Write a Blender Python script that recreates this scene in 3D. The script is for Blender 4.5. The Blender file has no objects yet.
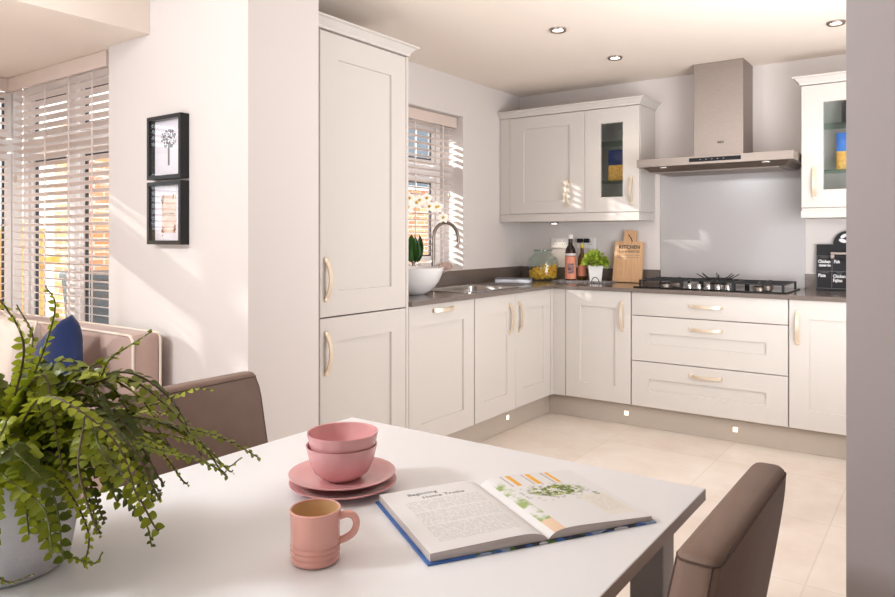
import bpy, bmesh, math, random
from mathutils import Vector, Matrix, Euler
random.seed(7)
C = bpy.context.scene.collection
sc = bpy.context.scene
PI = math.pi
def R(d): return math.radians(d)

# ------------------------------------------------------------------ camera
EYE, FPX, YAW = 1.2433, 704.1, 35.56
cam = bpy.data.cameras.new('camera'); co = bpy.data.objects.new('camera', cam); C.objects.link(co)
co.location = (0, 0, EYE); co.rotation_euler = (R(90), 0, R(YAW))
cam.sensor_width = 36; cam.lens = FPX/895*36; cam.shift_y = -(298.5-237.07)/895; cam.clip_start = .05
sc.camera = co
# ------------------------------------------------------------------ view, world, lights
sc.view_settings.view_transform = 'Standard'; sc.view_settings.look = 'None'
sc.view_settings.gamma = 1; sc.view_settings.exposure = -0.30
try: sc.view_settings.use_curve_mapping = False
except Exception: pass
w = bpy.data.worlds.new('world'); sc.world = w; w.use_nodes = True
bg = w.node_tree.nodes['Background']; bg.inputs[0].default_value = (.93, .96, 1, 1); bg.inputs[1].default_value = 5.0
def sun_lamp(name, direction, strength, angle, col):
    l = bpy.data.lights.new(name, 'SUN'); l.energy = strength; l.angle = R(angle); l.color = col
    o = bpy.data.objects.new(name, l); C.objects.link(o); o.location = (-6, -6, 5)
    o.rotation_euler = Vector(direction).to_track_quat('-Z', 'Y').to_euler(); return o
def area(name, loc, target, size, energy, col=(1, 1, 1), size_y=None):
    l = bpy.data.lights.new(name, 'AREA'); l.energy = energy; l.color = col; l.size = size
    if size_y: l.shape = 'RECTANGLE'; l.size_y = size_y
    o = bpy.data.objects.new(name, l); C.objects.link(o); o.location = loc
    o.rotation_euler = (Vector(target)-Vector(loc)).to_track_quat('-Z', 'Y').to_euler(); return o
sun_lamp('sun', (.72, .69, -.30), 8.0, 1.4, (1, .96, .90))
area('studio_flash', (-2.35, -.75, 2.25), (-.9, 1.0, .8), .36, 50, (.95, .975, 1))
area('kitchen_flash', (.55, 2.4, 1.9), (-1.9, 4.6, 1.0), .7, 8, (.97, .985, 1))
area('kitchen_ceiling_fill', (.2, 2.9, 1.15), (-1.1, 3.6, 2.4), 1.3, 66, (.97, .985, 1))  # added uplight, hidden behind the right partition, brightens the kitchen ceiling
area('dining_fill', (-.55, -1.95, 1.9), (-1.4, 2.6, 1.2), 1.5, 9, (.92, .96, 1))  # added fill behind the camera for the picture wall and left chair
area('dining_ceiling_fill', (-1.7, -1.1, 1.0), (-1.9, .2, 2.6), 1.4, 42, (.93, .965, 1)).data.spread = R(130)  # added upward fill to lift the bay ceiling and the table

# ------------------------------------------------------------------ materials
def lin(r, g, b):
    f = lambda c: (c/255/12.92 if c <= 10 else ((c/255+.055)/1.055)**2.4)
    return (f(r), f(g), f(b), 1)
def mat(name, col, rough=.5, metal=0, spec=.5, noise=None, bump=None, trans=0, ior=1.45, emit=None, coat=0, sheen=0):
    m = bpy.data.materials.new(name); m.use_nodes = True; nt = m.node_tree; b = nt.nodes['Principled BSDF']
    b.inputs['Base Color'].default_value = col; b.inputs['Roughness'].default_value = rough
    b.inputs['Metallic'].default_value = metal; b.inputs['Specular IOR Level'].default_value = spec
    b.inputs['Transmission Weight'].default_value = trans; b.inputs['IOR'].default_value = ior
    b.inputs['Coat Weight'].default_value = coat; b.inputs['Sheen Weight'].default_value = sheen
    if emit: b.inputs['Emission Color'].default_value = emit[0]; b.inputs['Emission Strength'].default_value = emit[1]
    tc = nt.nodes.new('ShaderNodeTexCoord')
    if noise:
        scale, col2, stretch = noise
        mp = nt.nodes.new('ShaderNodeMapping'); mp.inputs['Scale'].default_value = stretch
        n = nt.nodes.new('ShaderNodeTexNoise'); n.inputs['Scale'].default_value = scale; n.inputs['Detail'].default_value = 5
        r = nt.nodes.new('ShaderNodeValToRGB'); r.color_ramp.elements[0].position = .35; r.color_ramp.elements[1].position = .68
        r.color_ramp.elements[0].color = col; r.color_ramp.elements[1].color = col2
        nt.links.new(tc.outputs['Object'], mp.inputs[0]); nt.links.new(mp.outputs[0], n.inputs[0])
        nt.links.new(n.outputs[0], r.inputs[0]); nt.links.new(r.outputs[0], b.inputs['Base Color'])
    if bump:
        n2 = nt.nodes.new('ShaderNodeTexNoise'); n2.inputs['Scale'].default_value = bump[0]; n2.inputs['Detail'].default_value = 4
        bp = nt.nodes.new('ShaderNodeBump'); bp.inputs['Strength'].default_value = bump[1]; bp.inputs['Distance'].default_value = .002
        nt.links.new(tc.outputs['Object'], n2.inputs[0]); nt.links.new(n2.outputs[0], bp.inputs['Height']); nt.links.new(bp.outputs[0], b.inputs['Normal'])
    return m
S3 = (1, 1, 1)
M = {}
M['wall'] = mat('wall_paint', lin(219, 212, 209), .8, spec=.2, bump=(160, .05))
M['wall_shade'] = mat('shaded_wall_paint', lin(190, 182, 183), .8, spec=.2, bump=(160, .05))  # wall paint darkened: the right partition's shade is put into the colour
M['ceiling'] = mat('ceiling_paint', lin(240, 228, 217), .9, spec=.1)
M['cab'] = mat('cabinet_paint', lin(208, 202, 197), .42, spec=.4)
M['plinth'] = mat('plinth_paint', lin(190, 178, 166), .35, spec=.4)
M['worktop'] = mat('quartz', lin(104, 93, 87), .16, spec=.6, noise=(220, lin(118, 107, 101), S3), coat=.2)
M['champ'] = mat('brushed_champagne', lin(232, 216, 194), .36, .6)
M['steel'] = mat('brushed_steel', lin(158, 147, 140), .40, 1, noise=(30, lin(146, 135, 128), (1, 1, 40)))
M['chrome'] = mat('chrome', lin(200, 198, 196), .12, 1)
M['sink'] = mat('sink_steel', lin(190, 188, 186), .25, 1)
M['black'] = mat('black_enamel', lin(24, 24, 26), .5, spec=.3)
M['blackglass'] = mat('black_glass', lin(14, 14, 16), .05, spec=.6)
M['iron'] = mat('cast_iron', lin(34, 34, 36), .5)
M['splash'] = mat('grey_glass', lin(180, 176, 176), .2, spec=.5, coat=.2)
M['table'] = mat('white_lacquer', lin(238, 239, 242), .3, spec=.4)
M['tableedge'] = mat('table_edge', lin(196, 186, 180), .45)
M['tableleg'] = mat('table_leg_paint', lin(190, 186, 184), .45)
M['leather'] = mat('taupe_leather', lin(128, 106, 95), .48, spec=.3, noise=(9, lin(136, 114, 102), S3), bump=(350, .12))
M['thread'] = mat('thread', lin(84, 66, 58), .7)
M['wood_dark'] = mat('dark_leg_wood', lin(70, 52, 42), .4)
M['pink'] = mat('pink_glaze', lin(224, 166, 168), .22, spec=.5, coat=.3)
M['pinkmug'] = mat('pink_mug_glaze', lin(230, 170, 158), .22, spec=.5, coat=.3)
M['tan'] = mat('tan_glaze', lin(222, 184, 138), .25)
M['paper'] = mat('paper', lin(236, 235, 234), .6)
M['edge'] = mat('page_edges', lin(205, 196, 192), .7, noise=(12, lin(188, 178, 172), (1, 1, 90)))
M['ink'] = mat('ink', lin(60, 58, 60), .7)
M['inkgrey'] = mat('soft_ink', lin(120, 120, 124), .7)
M['white'] = mat('white_plastic', lin(236, 234, 232), .35)
M['upvc'] = mat('frame_white', lin(242, 238, 236), .4)
M['upvcdark'] = mat('frame_grey', lin(70, 66, 68), .4)
M['slat'] = mat('blind_slat', lin(240, 232, 228), .45)
_nt = M['slat'].node_tree; _t = _nt.nodes.new('ShaderNodeBsdfTranslucent'); _t.inputs[0].default_value = lin(240, 222, 214); _m = _nt.nodes.new('ShaderNodeMixShader'); _m.inputs[0].default_value = .3
_nt.links.new(_nt.nodes['Principled BSDF'].outputs[0], _m.inputs[1]); _nt.links.new(_t.outputs[0], _m.inputs[2]); _nt.links.new(_m.outputs[0], _nt.nodes['Material Output'].inputs[0])
M['valance'] = mat('blind_valance', lin(222, 205, 195), .5)
M['frame'] = mat('frame_black', lin(20, 20, 22), .3)
M['mount'] = mat('mount_card', lin(240, 236, 245), .7)
M['glass2'] = None
M['sofa'] = mat('sofa_fabric', lin(188, 160, 150), .85, sheen=.3, bump=(500, .25), noise=(6, lin(194, 167, 158), S3))
M['piping'] = mat('cream_piping', lin(236, 222, 208), .8)
M['cream'] = mat('cream_fabric', lin(228, 214, 204), .85, bump=(400, .2))
M['blue'] = mat('blue_velvet', lin(12, 36, 84), .8, sheen=.15, bump=(300, .2))
M['pot'] = mat('pale_concrete', lin(206, 204, 208), .75, noise=(14, lin(190, 189, 194), S3), bump=(120, .35))
M['soil'] = mat('soil', lin(60, 46, 34), .95)
M['stem'] = mat('fern_stem', lin(86, 92, 34), .6)
M['stemdark'] = mat('fern_stem_dark', lin(76, 62, 34), .6)
M['board'] = mat('beech_wood', lin(222, 180, 138), .5, noise=(7, lin(204, 158, 116), (14, 14, 1)))
M['slate'] = mat('slate', lin(96, 92, 96), .5, noise=(16, lin(176, 172, 172), (6, 1, 1)))
M['chalk'] = mat('chalkboard', lin(32, 32, 36), .7)
M['chalkline'] = mat('chalk_line', lin(120, 120, 124), .8)
M['chalkwhite'] = mat('chalk_writing', lin(236, 236, 238), .8)
M['bottle'] = mat('dark_bottle', lin(34, 18, 16), .1, spec=.6)
M['oil'] = mat('oil_bottle', lin(120, 84, 20), .08, spec=.6, noise=(10, lin(70, 50, 18), S3))
M['label'] = mat('coral_label', lin(226, 148, 122), .6)
M['labeldark'] = mat('label_print', lin(92, 66, 78), .6, noise=(60, lin(190, 150, 150), S3))
M['labelw'] = mat('label_white', lin(224, 214, 214), .6)
M['yellow'] = mat('yellow_foil', lin(214, 186, 50), .4)
M['pasta'] = mat('pasta', lin(252, 214, 84), .55, noise=(38, lin(222, 150, 36), S3))
M['pastapack'] = mat('pasta_in_pack', lin(236, 196, 100), .5, noise=(90, lin(196, 132, 48), S3), bump=(120, .8))
M['packblue'] = mat('pack_blue', lin(34, 60, 120), .3, noise=(40, lin(26, 40, 86), S3))
M['packteal'] = mat('pack_sky_blue', lin(30, 98, 190), .3, noise=(25, lin(40, 120, 210), S3))
M['darkjar'] = mat('dark_jar', lin(44, 44, 52), .2)
M['brown'] = mat('sill_stone', lin(206, 180, 168), .5, noise=(18, lin(176, 148, 138), S3))
M['petal'] = mat('orchid_petal', lin(252, 246, 238), .5)
M['petalc'] = mat('orchid_centre', lin(236, 192, 60), .5)
M['tarmac'] = mat('garden_ground', lin(150, 144, 138), .9, noise=(3, lin(128, 124, 118), S3))
M['fence'] = mat('fence_timber', lin(226, 178, 92), .8, noise=(8, lin(206, 156, 76), (8, 8, 1)))
M['render'] = mat('house_render', lin(236, 226, 220), .8)
M['roof'] = mat('roof_tile', lin(110, 92, 88), .8, noise=(8, lin(90, 76, 74), S3))
M['winglass'] = mat('dark_window', lin(70, 82, 92), .1, spec=.6)
M['bin'] = mat('bin_plastic', lin(64, 70, 74), .5)
M['ledlight'] = mat('led_light', (1, .9, .7, 1), .5, emit=((1, .85, .6, 1), 3.5))
M['lamp'] = mat('lamp_glow', (1, .95, .85, 1), .5, emit=((1, .93, .82, 1), 6))
M['whitepot'] = mat('white_ceramic', lin(240, 238, 238), .2, coat=.3)

def leaf_mat(name, c1, c2):
    m = mat(name, c1, .38, spec=.45, noise=(22, c2, S3)); nt = m.node_tree; b = nt.nodes['Principled BSDF']
    tr = nt.nodes.new('ShaderNodeBsdfTranslucent'); tr.inputs[0].default_value = c2
    mx = nt.nodes.new('ShaderNodeMixShader'); mx.inputs[0].default_value = .28
    nt.links.new(b.outputs[0], mx.inputs[1]); nt.links.new(tr.outputs[0], mx.inputs[2]); nt.links.new(mx.outputs[0], nt.nodes['Material Output'].inputs[0]); return m
M['leaf0'] = leaf_mat('fern_leaf', lin(96, 108, 14), lin(130, 140, 30))
M['leaf1'] = leaf_mat('fern_leaf_light', lin(136, 146, 28), lin(168, 176, 52))
M['leaf2'] = leaf_mat('fern_leaf_deep', lin(60, 74, 12), lin(88, 100, 18))
M['herb'] = leaf_mat('herb_leaf', lin(112, 150, 34), lin(190, 206, 84))
M['orchleaf'] = leaf_mat('orchid_leaf', lin(42, 84, 34), lin(66, 112, 46))

def glass_mat(name, tint, mixf=.12, rough=.02):
    m = bpy.data.materials.new(name); m.use_nodes = True; nt = m.node_tree; nt.nodes.remove(nt.nodes['Principled BSDF'])
    t = nt.nodes.new('ShaderNodeBsdfTransparent'); t.inputs[0].default_value = tint
    g = nt.nodes.new('ShaderNodeBsdfGlossy'); g.inputs[1].default_value = rough
    fr = nt.nodes.new('ShaderNodeLayerWeight'); fr.inputs[0].default_value = .5; pw = nt.nodes.new('ShaderNodeMath'); pw.operation = 'POWER'; pw.inputs[1].default_value = 3.5; nt.links.new(fr.outputs['Facing'], pw.inputs[0])
    ma = nt.nodes.new('ShaderNodeMath'); ma.operation = 'MULTIPLY'; ma.operation = 'MULTIPLY_ADD'; ma.inputs[1].default_value = mixf*5; ma.inputs[2].default_value = .03; ma.use_clamp = True
    mx = nt.nodes.new('ShaderNodeMixShader')
    nt.links.new(pw.outputs[0], ma.inputs[0]); nt.links.new(ma.outputs[0], mx.inputs[0])
    nt.links.new(t.outputs[0], mx.inputs[1]); nt.links.new(g.outputs[0], mx.inputs[2]); nt.links.new(mx.outputs[0], nt.nodes['Material Output'].inputs[0]); return m
M['glass'] = glass_mat('clear_glass', (.97, .98, .98, 1), .1)
M['glass2'] = glass_mat('picture_glass', (.99, .99, .99, 1), .03)
M['pane'] = glass_mat('window_glass', (.96, .98, .98, 1), .05)
M['jarglass'] = glass_mat('green_glass', (.93, .97, .96, 1), .12)
M['shelfglass'] = glass_mat('shelf_glass', (.72, .88, .82, 1), .12)

def floor_mat():
    m = mat('floor_tile', lin(226, 208, 190), .35, spec=.4); nt = m.node_tree; b = nt.nodes['Principled BSDF']; N = nt.nodes.new
    tc = N('ShaderNodeTexCoord'); mp = N('ShaderNodeMapping'); mp.inputs['Location'].default_value = (.424, -3.43, 0)
    br = N('ShaderNodeTexBrick'); br.offset = 0; br.inputs['Scale'].default_value = 1; br.inputs['Brick Width'].default_value = .64; br.inputs['Row Height'].default_value = .64
    br.inputs['Mortar Size'].default_value = .0035; br.inputs['Color1'].default_value = (1, 1, 1, 1); br.inputs['Color2'].default_value = (.95, .94, .93, 1); br.inputs['Mortar'].default_value = (.87, .855, .84, 1)
    n = N('ShaderNodeTexNoise'); n.inputs['Scale'].default_value = 3.5; n.inputs['Detail'].default_value = 8; n.inputs['Roughness'].default_value = .65
    r = N('ShaderNodeValToRGB'); r.color_ramp.elements[0].position = .3; r.color_ramp.elements[1].position = .7
    r.color_ramp.elements[0].color = lin(222, 208, 197); r.color_ramp.elements[1].color = lin(236, 227, 219)
    mx = N('ShaderNodeMix'); mx.data_type = 'RGBA'; mx.blend_type = 'MULTIPLY'; mx.inputs[0].default_value = 1
    L = nt.links.new; L(tc.outputs['Object'], mp.inputs[0]); L(mp.outputs[0], br.inputs[0]); L(tc.outputs['Object'], n.inputs[0]); L(n.outputs[0], r.inputs[0])
    L(r.outputs[0], mx.inputs[6]); L(br.outputs[0], mx.inputs[7]); L(mx.outputs[2], b.inputs['Base Color'])
    return m
M['floor'] = floor_mat()
def brick_mat():
    m = mat('house_brick', lin(214, 140, 96), .85); nt = m.node_tree; b = nt.nodes['Principled BSDF']; N = nt.nodes.new
    tc = N('ShaderNodeTexCoord'); mp = N('ShaderNodeMapping'); mp.inputs['Rotation'].default_value = (PI/2, 0, PI/2)
    sx = N('ShaderNodeSeparateXYZ'); cb = N('ShaderNodeCombineXYZ'); ad = N('ShaderNodeMath')
    L = nt.links.new; L(tc.outputs['Object'], sx.inputs[0]); L(sx.outputs[0], ad.inputs[0]); L(sx.outputs[1], ad.inputs[1]); L(ad.outputs[0], cb.inputs[0]); L(sx.outputs[2], cb.inputs[1])
    br = N('ShaderNodeTexBrick'); br.inputs['Scale'].default_value = 1; br.inputs['Brick Width'].default_value = .225; br.inputs['Row Height'].default_value = .075; br.inputs['Mortar Size'].default_value = .008
    br.inputs['Color1'].default_value = lin(222, 150, 104); br.inputs['Color2'].default_value = lin(196, 116, 78); br.inputs['Mortar'].default_value = lin(206, 190, 176)
    L(cb.outputs[0], br.inputs[0]); L(br.outputs[0], b.inputs['Base Color']); return m
M['brick'] = brick_mat()

# ------------------------------------------------------------------ geometry helpers
class MB:
    def __init__(s): s.bm = bmesh.new()
    def box(s, x0, x1, y0, y1, z0, z1, bev=0, seg=2, mtx=None):
        r = bmesh.ops.create_cube(s.bm, size=1); vs = r['verts']
        for v in vs: v.co = Vector(((x0+x1)/2+v.co.x*(x1-x0), (y0+y1)/2+v.co.y*(y1-y0), (z0+z1)/2+v.co.z*(z1-z0)))
        if bev:
            es = list({e for v in vs for e in v.link_edges})
            rr = bmesh.ops.bevel(s.bm, geom=es, offset=bev, segments=seg, profile=.5, affect='EDGES')
            vs = list({v for f in rr['faces'] for v in f.verts} | {v for v in vs if v.is_valid})
        if mtx is not None:
            for v in vs: v.co = mtx @ v.co
        return s
    def tube(s, pts, rad, n=8, cap=True, closed=False):
        pts = [Vector(p) for p in pts]; k = len(pts); rings = []
        rf = rad if callable(rad) else (lambda t: rad)
        up = None
        for i, p in enumerate(pts):
            if closed: d = pts[(i+1) % k]-pts[i-1]
            else: d = pts[min(i+1, k-1)]-pts[max(i-1, 0)]
            d = d.normalized() if d.length > 1e-9 else Vector((0, 0, 1))
            if up is None:
                up = Vector((0, 0, 1)) if abs(d.z) < .9 else Vector((1, 0, 0))
            a = d.cross(up); 
            if a.length < 1e-6: a = d.cross(Vector((0, 1, 0)))
            a.normalize(); b = a.cross(d).normalized(); up = b
            r = rf(i/max(k-1, 1))
            rings.append([s.bm.verts.new(p+a*math.cos(2*PI*j/n)*r+b*math.sin(2*PI*j/n)*r) for j in range(n)])
        for i in range(k if closed else k-1):
            A, B = rings[i], rings[(i+1) % k]
            for j in range(n): s.bm.faces.new((A[j], A[(j+1) % n], B[(j+1) % n], B[j]))
        if cap and not closed: s.bm.faces.new(rings[0]); s.bm.faces.new(rings[-1][::-1])
        return s
    def lathe(s, prof, c=(0, 0, 0), n=40, mtx=None):
        rings = []; new = []
        for r, z in prof:
            if r < 1e-6: v = s.bm.verts.new(Vector(c)+Vector((0, 0, z))); rings.append([v]); new.append(v)
            else:
                ring = [s.bm.verts.new(Vector(c)+Vector((r*math.cos(2*PI*j/n), r*math.sin(2*PI*j/n), z))) for j in range(n)]; rings.append(ring); new += ring
        for A, B in zip(rings, rings[1:]):
            for j in range(n):
                j2 = (j+1) % n
                if len(A) == 1 and len(B) == 1: continue
                if len(A) == 1: s.bm.faces.new((A[0], B[j2], B[j]))
                elif len(B) == 1: s.bm.faces.new((A[j], A[j2], B[0]))
                else: s.bm.faces.new((A[j], A[j2], B[j2], B[j]))
        if mtx is not None:
            for v in new: v.co = mtx @ v.co
        return s
    def prism(s, poly, z0, z1, mtx=None):
        a = [s.bm.verts.new((x, y, z0)) for x, y in poly]; b = [s.bm.verts.new((x, y, z1)) for x, y in poly]
        n = len(poly); s.bm.faces.new(a[::-1]); s.bm.faces.new(b)
        for i in range(n): s.bm.faces.new((a[i], a[(i+1) % n], b[(i+1) % n], b[i]))
        if mtx is not None:
            for v in a+b: v.co = mtx @ v.co
        return s
    def sweep(s, sections):
        rings = [[s.bm.verts.new(p) for p in sec] for sec in sections]; n = len(rings[0])
        for A, B in zip(rings, rings[1:]):
            for j in range(n): s.bm.faces.new((A[j], A[(j+1) % n], B[(j+1) % n], B[j]))
        s.bm.faces.new(rings[0][::-1]); s.bm.faces.new(rings[-1]); return s
    def quad(s, *p): s.bm.faces.new([s.bm.verts.new(q) for q in p]); return s
    def xf(s, mtx): bmesh.ops.transform(s.bm, matrix=mtx, verts=s.bm.verts); return s
    def build(s, name, m, parent=None, smooth=None, local=False, origin=None):
        bm = s.bm; bmesh.ops.recalc_face_normals(bm, faces=bm.faces)
        if parent is not None and not local:
            off = world_of(parent); bmesh.ops.translate(bm, vec=-off, verts=bm.verts)
        loc = None
        if parent is None:
            if origin is None:
                xs = [v.co.x for v in bm.verts]; ys = [v.co.y for v in bm.verts]; zs = [v.co.z for v in bm.verts]
                origin = Vector(((min(xs)+max(xs))/2, (min(ys)+max(ys))/2, min(zs)))
            bmesh.ops.translate(bm, vec=-Vector(origin), verts=bm.verts); loc = Vector(origin)
        me = bpy.data.meshes.new(name); bm.to_mesh(me); bm.free()
        me.materials.append(m if not isinstance(m, str) else M[m])
        if smooth is not None:
            me.polygons.foreach_set('use_smooth', [True]*len(me.polygons))
            try: me.set_sharp_from_angle(angle=R(smooth))
            except Exception: pass
        o = bpy.data.objects.new(name, me); C.objects.link(o)
        if parent is not None: o.parent = parent
        if loc is not None: o.location = loc
        return o
def world_of(o):
    v = Vector((0, 0, 0))
    while o is not None: v += o.location; o = o.parent
    return v
def tag(o, label=None, cat=None, group=None, kind=None):
    if label: o['label'] = label
    if cat: o['category'] = cat
    if group: o['group'] = group
    if kind: o['kind'] = kind
    return o
def thing(name, label, cat, loc=(0, 0, 0), rz=0, group=None):
    o = bpy.data.objects.new(name, None); C.objects.link(o); o.location = loc; o.rotation_euler = (0, 0, rz); o.empty_display_size = .1
    return tag(o, label, cat, group)
def struct(o, label=None): o['kind'] = 'structure'; 
def text_bm(txt, size, mtx, depth=.0006, bold=0, align='CENTER', sx=1):
    cu = bpy.data.curves.new('t', 'FONT'); cu.body = txt; cu.size = size; cu.extrude = depth; cu.align_x = align; cu.offset = bold; cu.resolution_u = 2
    o = bpy.data.objects.new('t', cu); C.objects.link(o); dg = bpy.context.evaluated_depsgraph_get(); dg.update()
    me = bpy.data.meshes.new_from_object(o.evaluated_get(dg)); bpy.data.objects.remove(o); bpy.data.curves.remove(cu)
    mb = MB(); mb.bm.from_mesh(me); bpy.data.meshes.remove(me); mb.xf(mtx @ Matrix.Diagonal((sx, 1, 1, 1))); return mb
def join(mb, other):
    me = bpy.data.meshes.new('j'); other.bm.to_mesh(me); other.bm.free(); mb.bm.from_mesh(me); bpy.data.meshes.remove(me); return mb
def T(x, y, z): return Matrix.Translation((x, y, z))
def RZ(a): return Matrix.Rotation(a, 4, 'Z')
def RX(a): return Matrix.Rotation(a, 4, 'X')
def RY(a): return Matrix.Rotation(a, 4, 'Y')

# ------------------------------------------------------------------ dimensions
XW, YW, XF, YF, XK, YK, H = -2.861, 5.015, -2.254, 4.422, -2.322, 4.490, 2.385
PY, PX0, PX1, PY1 = 1.758, -3.205, -2.2, 2.130           # partition wall with the pictures
RXE = -.186                                              # edge of the right partition
BZ = 2.135                                               # bay ceiling
# ------------------------------------------------------------------ room shell
struct(MB().box(-5.2, 2.2, -2.2, 5.2, -.12, 0).build('floor', 'floor', origin=(0, 0, 0)))
struct(MB().box(-2.865, 2.2, -2.2, 5.2, H, H+.15).build('ceiling', 'ceiling'))
bb = MB().box(-4.9, -2.866, -2.4, PY-.001, BZ, H+.15).box(-4.9, PX0-.001, PY-.0005, 1.90, BZ, H+.15)
o = bb.build('ceiling_bay', 'ceiling'); struct(o)
wy0, wy1, wz0, wz1 = 3.25, 4.194, 1.01, 2.11             # kitchen window opening
wl = MB().box(XW-.30, XW, PY1+.0, wy0, 0, H).box(XW-.30, XW, wy1, YW+.2, 0, H).box(XW-.30, XW, wy0, wy1, 0, wz0-.02).box(XW-.30, XW, wy0, wy1, wz1, H)
struct(wl.build('wall_left', 'wall'))
struct(MB().box(XW, 2.2, YW, YW+.2, 0, H).build('wall_back', 'wall'))
struct(MB().box(PX0, PX1, PY, PY1-.001, 0, H).build('wall_partition', 'wall'))
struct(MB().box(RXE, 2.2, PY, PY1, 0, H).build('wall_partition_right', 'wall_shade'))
struct(MB().box(-5.0, 2.2, -2.4, -2.2, 0, H).build('wall_front', 'wall'))
struct(MB().box(2.2, 2.4, -2.2, PY-.001, 0, H).build('wall_side', 'wall'))
struct(MB().box(1.0, 1.2, PY1+.001, YW-.001, 0, H).build('wall_right', 'wall'))
struct(MB().box(XW+.001, XW+.012, wy0+.001, wy1-.001, wz0-.02, wz0).box(XW-.30, XW+.001, wy0+.001, wy1-.001, wz0-.02, wz0, .002).build('trim_1', 'white'))

def window(name, x0, x1, z0, z1, cols, fan, mtx, dark=True):
    """window in local frame: width along x, outward +y, z up"""
    root = bpy.data.objects.new(name, None); C.objects.link(root); root['kind'] = 'structure'
    root.matrix_world = mtx; fr = MB(); t = .05
    fr.box(x0, x1, 0, .06, z0, z0+t, .004).box(x0, x1, 0, .06, z1-t, z1, .004)
    xs = [x0]+cols+[x1]
    for i, x in enumerate(xs):
        a = x if i == 0 else (x-t if i == len(xs)-1 else x-t*.6)
        fr.box(a, a+(t if i in (0, len(xs)-1) else t*1.2), .001, .059, z0, z1, .004)
    if fan: fr.box(x0, x1, .002, .058, fan-.035, fan+.035, .004)
    fr.build('window_frame', 'upvc', root, local=True)
    for a, b in zip(xs, xs[1:]):
        for (c, d) in ([(z0+t, fan-.035), (fan+.035, z1-t)] if fan else [(z0+t, z1-t)]):
            sf = MB(); a1, b1 = a+t+.004, b-t-.004; q = .035
            for bx in ((a1, a1+q, c+.01, d-.01), (b1-q, b1, c+.01, d-.01), (a1+q, b1-q, c+.01, c+.01+q), (a1+q, b1-q, d-.01-q, d-.01)):
                sf.box(bx[0], bx[1], .014, .048, bx[2], bx[3])
            s = sf.build('sash', 'upvc', root, local=True)
            gk = MB(); e = .011; A, B_, C_, D_ = a1+q, b1-q, c+.01+q, d-.01-q
            for bx in ((A-.002, A+e, C_, D_), (B_-e, B_+.002, C_, D_), (A, B_, C_-.002, C_+e), (A, B_, D_-e, D_+.002)): gk.box(bx[0], bx[1], .024, .038, bx[2], bx[3])
            gk.build('gasket', 'upvcdark', s, local=True)
            MB().box(a1+q, b1-q, .028, .034, c+.01+q, d-.01-q).build('pane', 'pane', s, local=True)
    return root
# kitchen window (in left wall), faces +X : local x -> +Y, local +y(out) -> -X
window('window_1', wy0, wy1, wz0, wz1, [3.72], 1.72, T(XW-.20, 0, 0) @ RZ(PI/2), True)
# bay front window, plane Y=1.90
window('window_2', -4.40, PX0-.002, .55, BZ, [-3.84], 1.765, T(0, 1.905, 0), True)
# bay side window, plane X = -4.53
window('window_3', -1.2, 1.90, .55, BZ, [-.2, .85], 1.77, T(-4.405, 0, 0) @ RZ(PI/2), True)
struct(MB().box(-4.54, PX0-.002, 1.905, 2.05, 0, .549).box(-4.54, -4.405, -2.2, 1.904, 0, .549).box(-4.54, -4.405, -2.2, -1.201, .549, H).build('wall_bay', 'wall'))
struct(MB().box(-4.39, PX0-.003, 1.86, 1.904, .535, .56, .004).build('trim_2', 'white'))

def blind(label, L, z0, z1, mtx, pitch=.044, tilt=12, tapes=(), wide=.05, wand=None, valdepth=.06):
    t = thing('venetian_blind', label, 'blind'); t.matrix_world = mtx
    MB().box(0, L, -.012-valdepth/2, -valdepth/2, z1-.075, z1, .002).box(0, .006, -valdepth/2, valdepth/2, z1-.075, z1).box(L-.006, L, -valdepth/2, valdepth/2, z1-.075, z1).build('valance', 'valance', t, local=True)
    MB().box(.01, L-.01, -.024, .026, z1-.05, z1-.004).build('head_rail', 'slat', t, local=True)
    sl = MB(); z = z1-.085
    while z > z0+.03:
        sl.box(.008, L-.008, -wide/2, wide/2, z-.0015, z+.0015, mtx=T(0, 0, z) @ RX(R(tilt)) @ T(0, 0, -z)); z -= pitch
    sl.build('slats', 'slat', t, local=True)
    MB().box(.008, L-.008, -wide/2, wide/2, z0, z0+.02, .004).build('bottom_rail', 'slat', t, local=True)
    for x in tapes:
        MB().box(x-.006, x+.006, -wide/2-.004, -wide/2-.0025, z0+.01, z1-.07).build('ladder_tape', 'slat', t, local=True)
    if wand:
        MB().tube([(wand, -wide/2-.012, z1-.08), (wand, -wide/2-.012, z1-.55)], .0015, 6).build('cord', 'slat', t, local=True)
        MB().lathe([(0, 0), (.008, .004), (.01, .03), (.004, .045), (0, .046)], (wand, -wide/2-.012, z1-.59), 12).build('tassel', 'valance', t, local=True, smooth=40)
    return t
blind('white slatted blind with pink-beige valance at the kitchen sink window', .925, wz0+.03, wz1-.004, T(XW-.09, wy0+.01, 0) @ RZ(PI/2), tilt=-4, wide=.046, tapes=(.18, .46, .78), wand=.84)
blind('wide white slatted blind beside the framed pictures, in front of brickwork', 1.035, .60, BZ-.002, T(-4.30, 1.82, 0), pitch=.041, tilt=-14, tapes=(.16, .40, .65, .88), wand=.08)
blind('white slatted blind on the bay side window, cut by the left edge', 2.9, .60, BZ-.002, T(-4.345, -1.10, 0) @ RZ(PI/2), pitch=.041, tilt=-8, tapes=(.3, 1.0, 1.7, 2.4, 2.78), wand=2.72)

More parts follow.
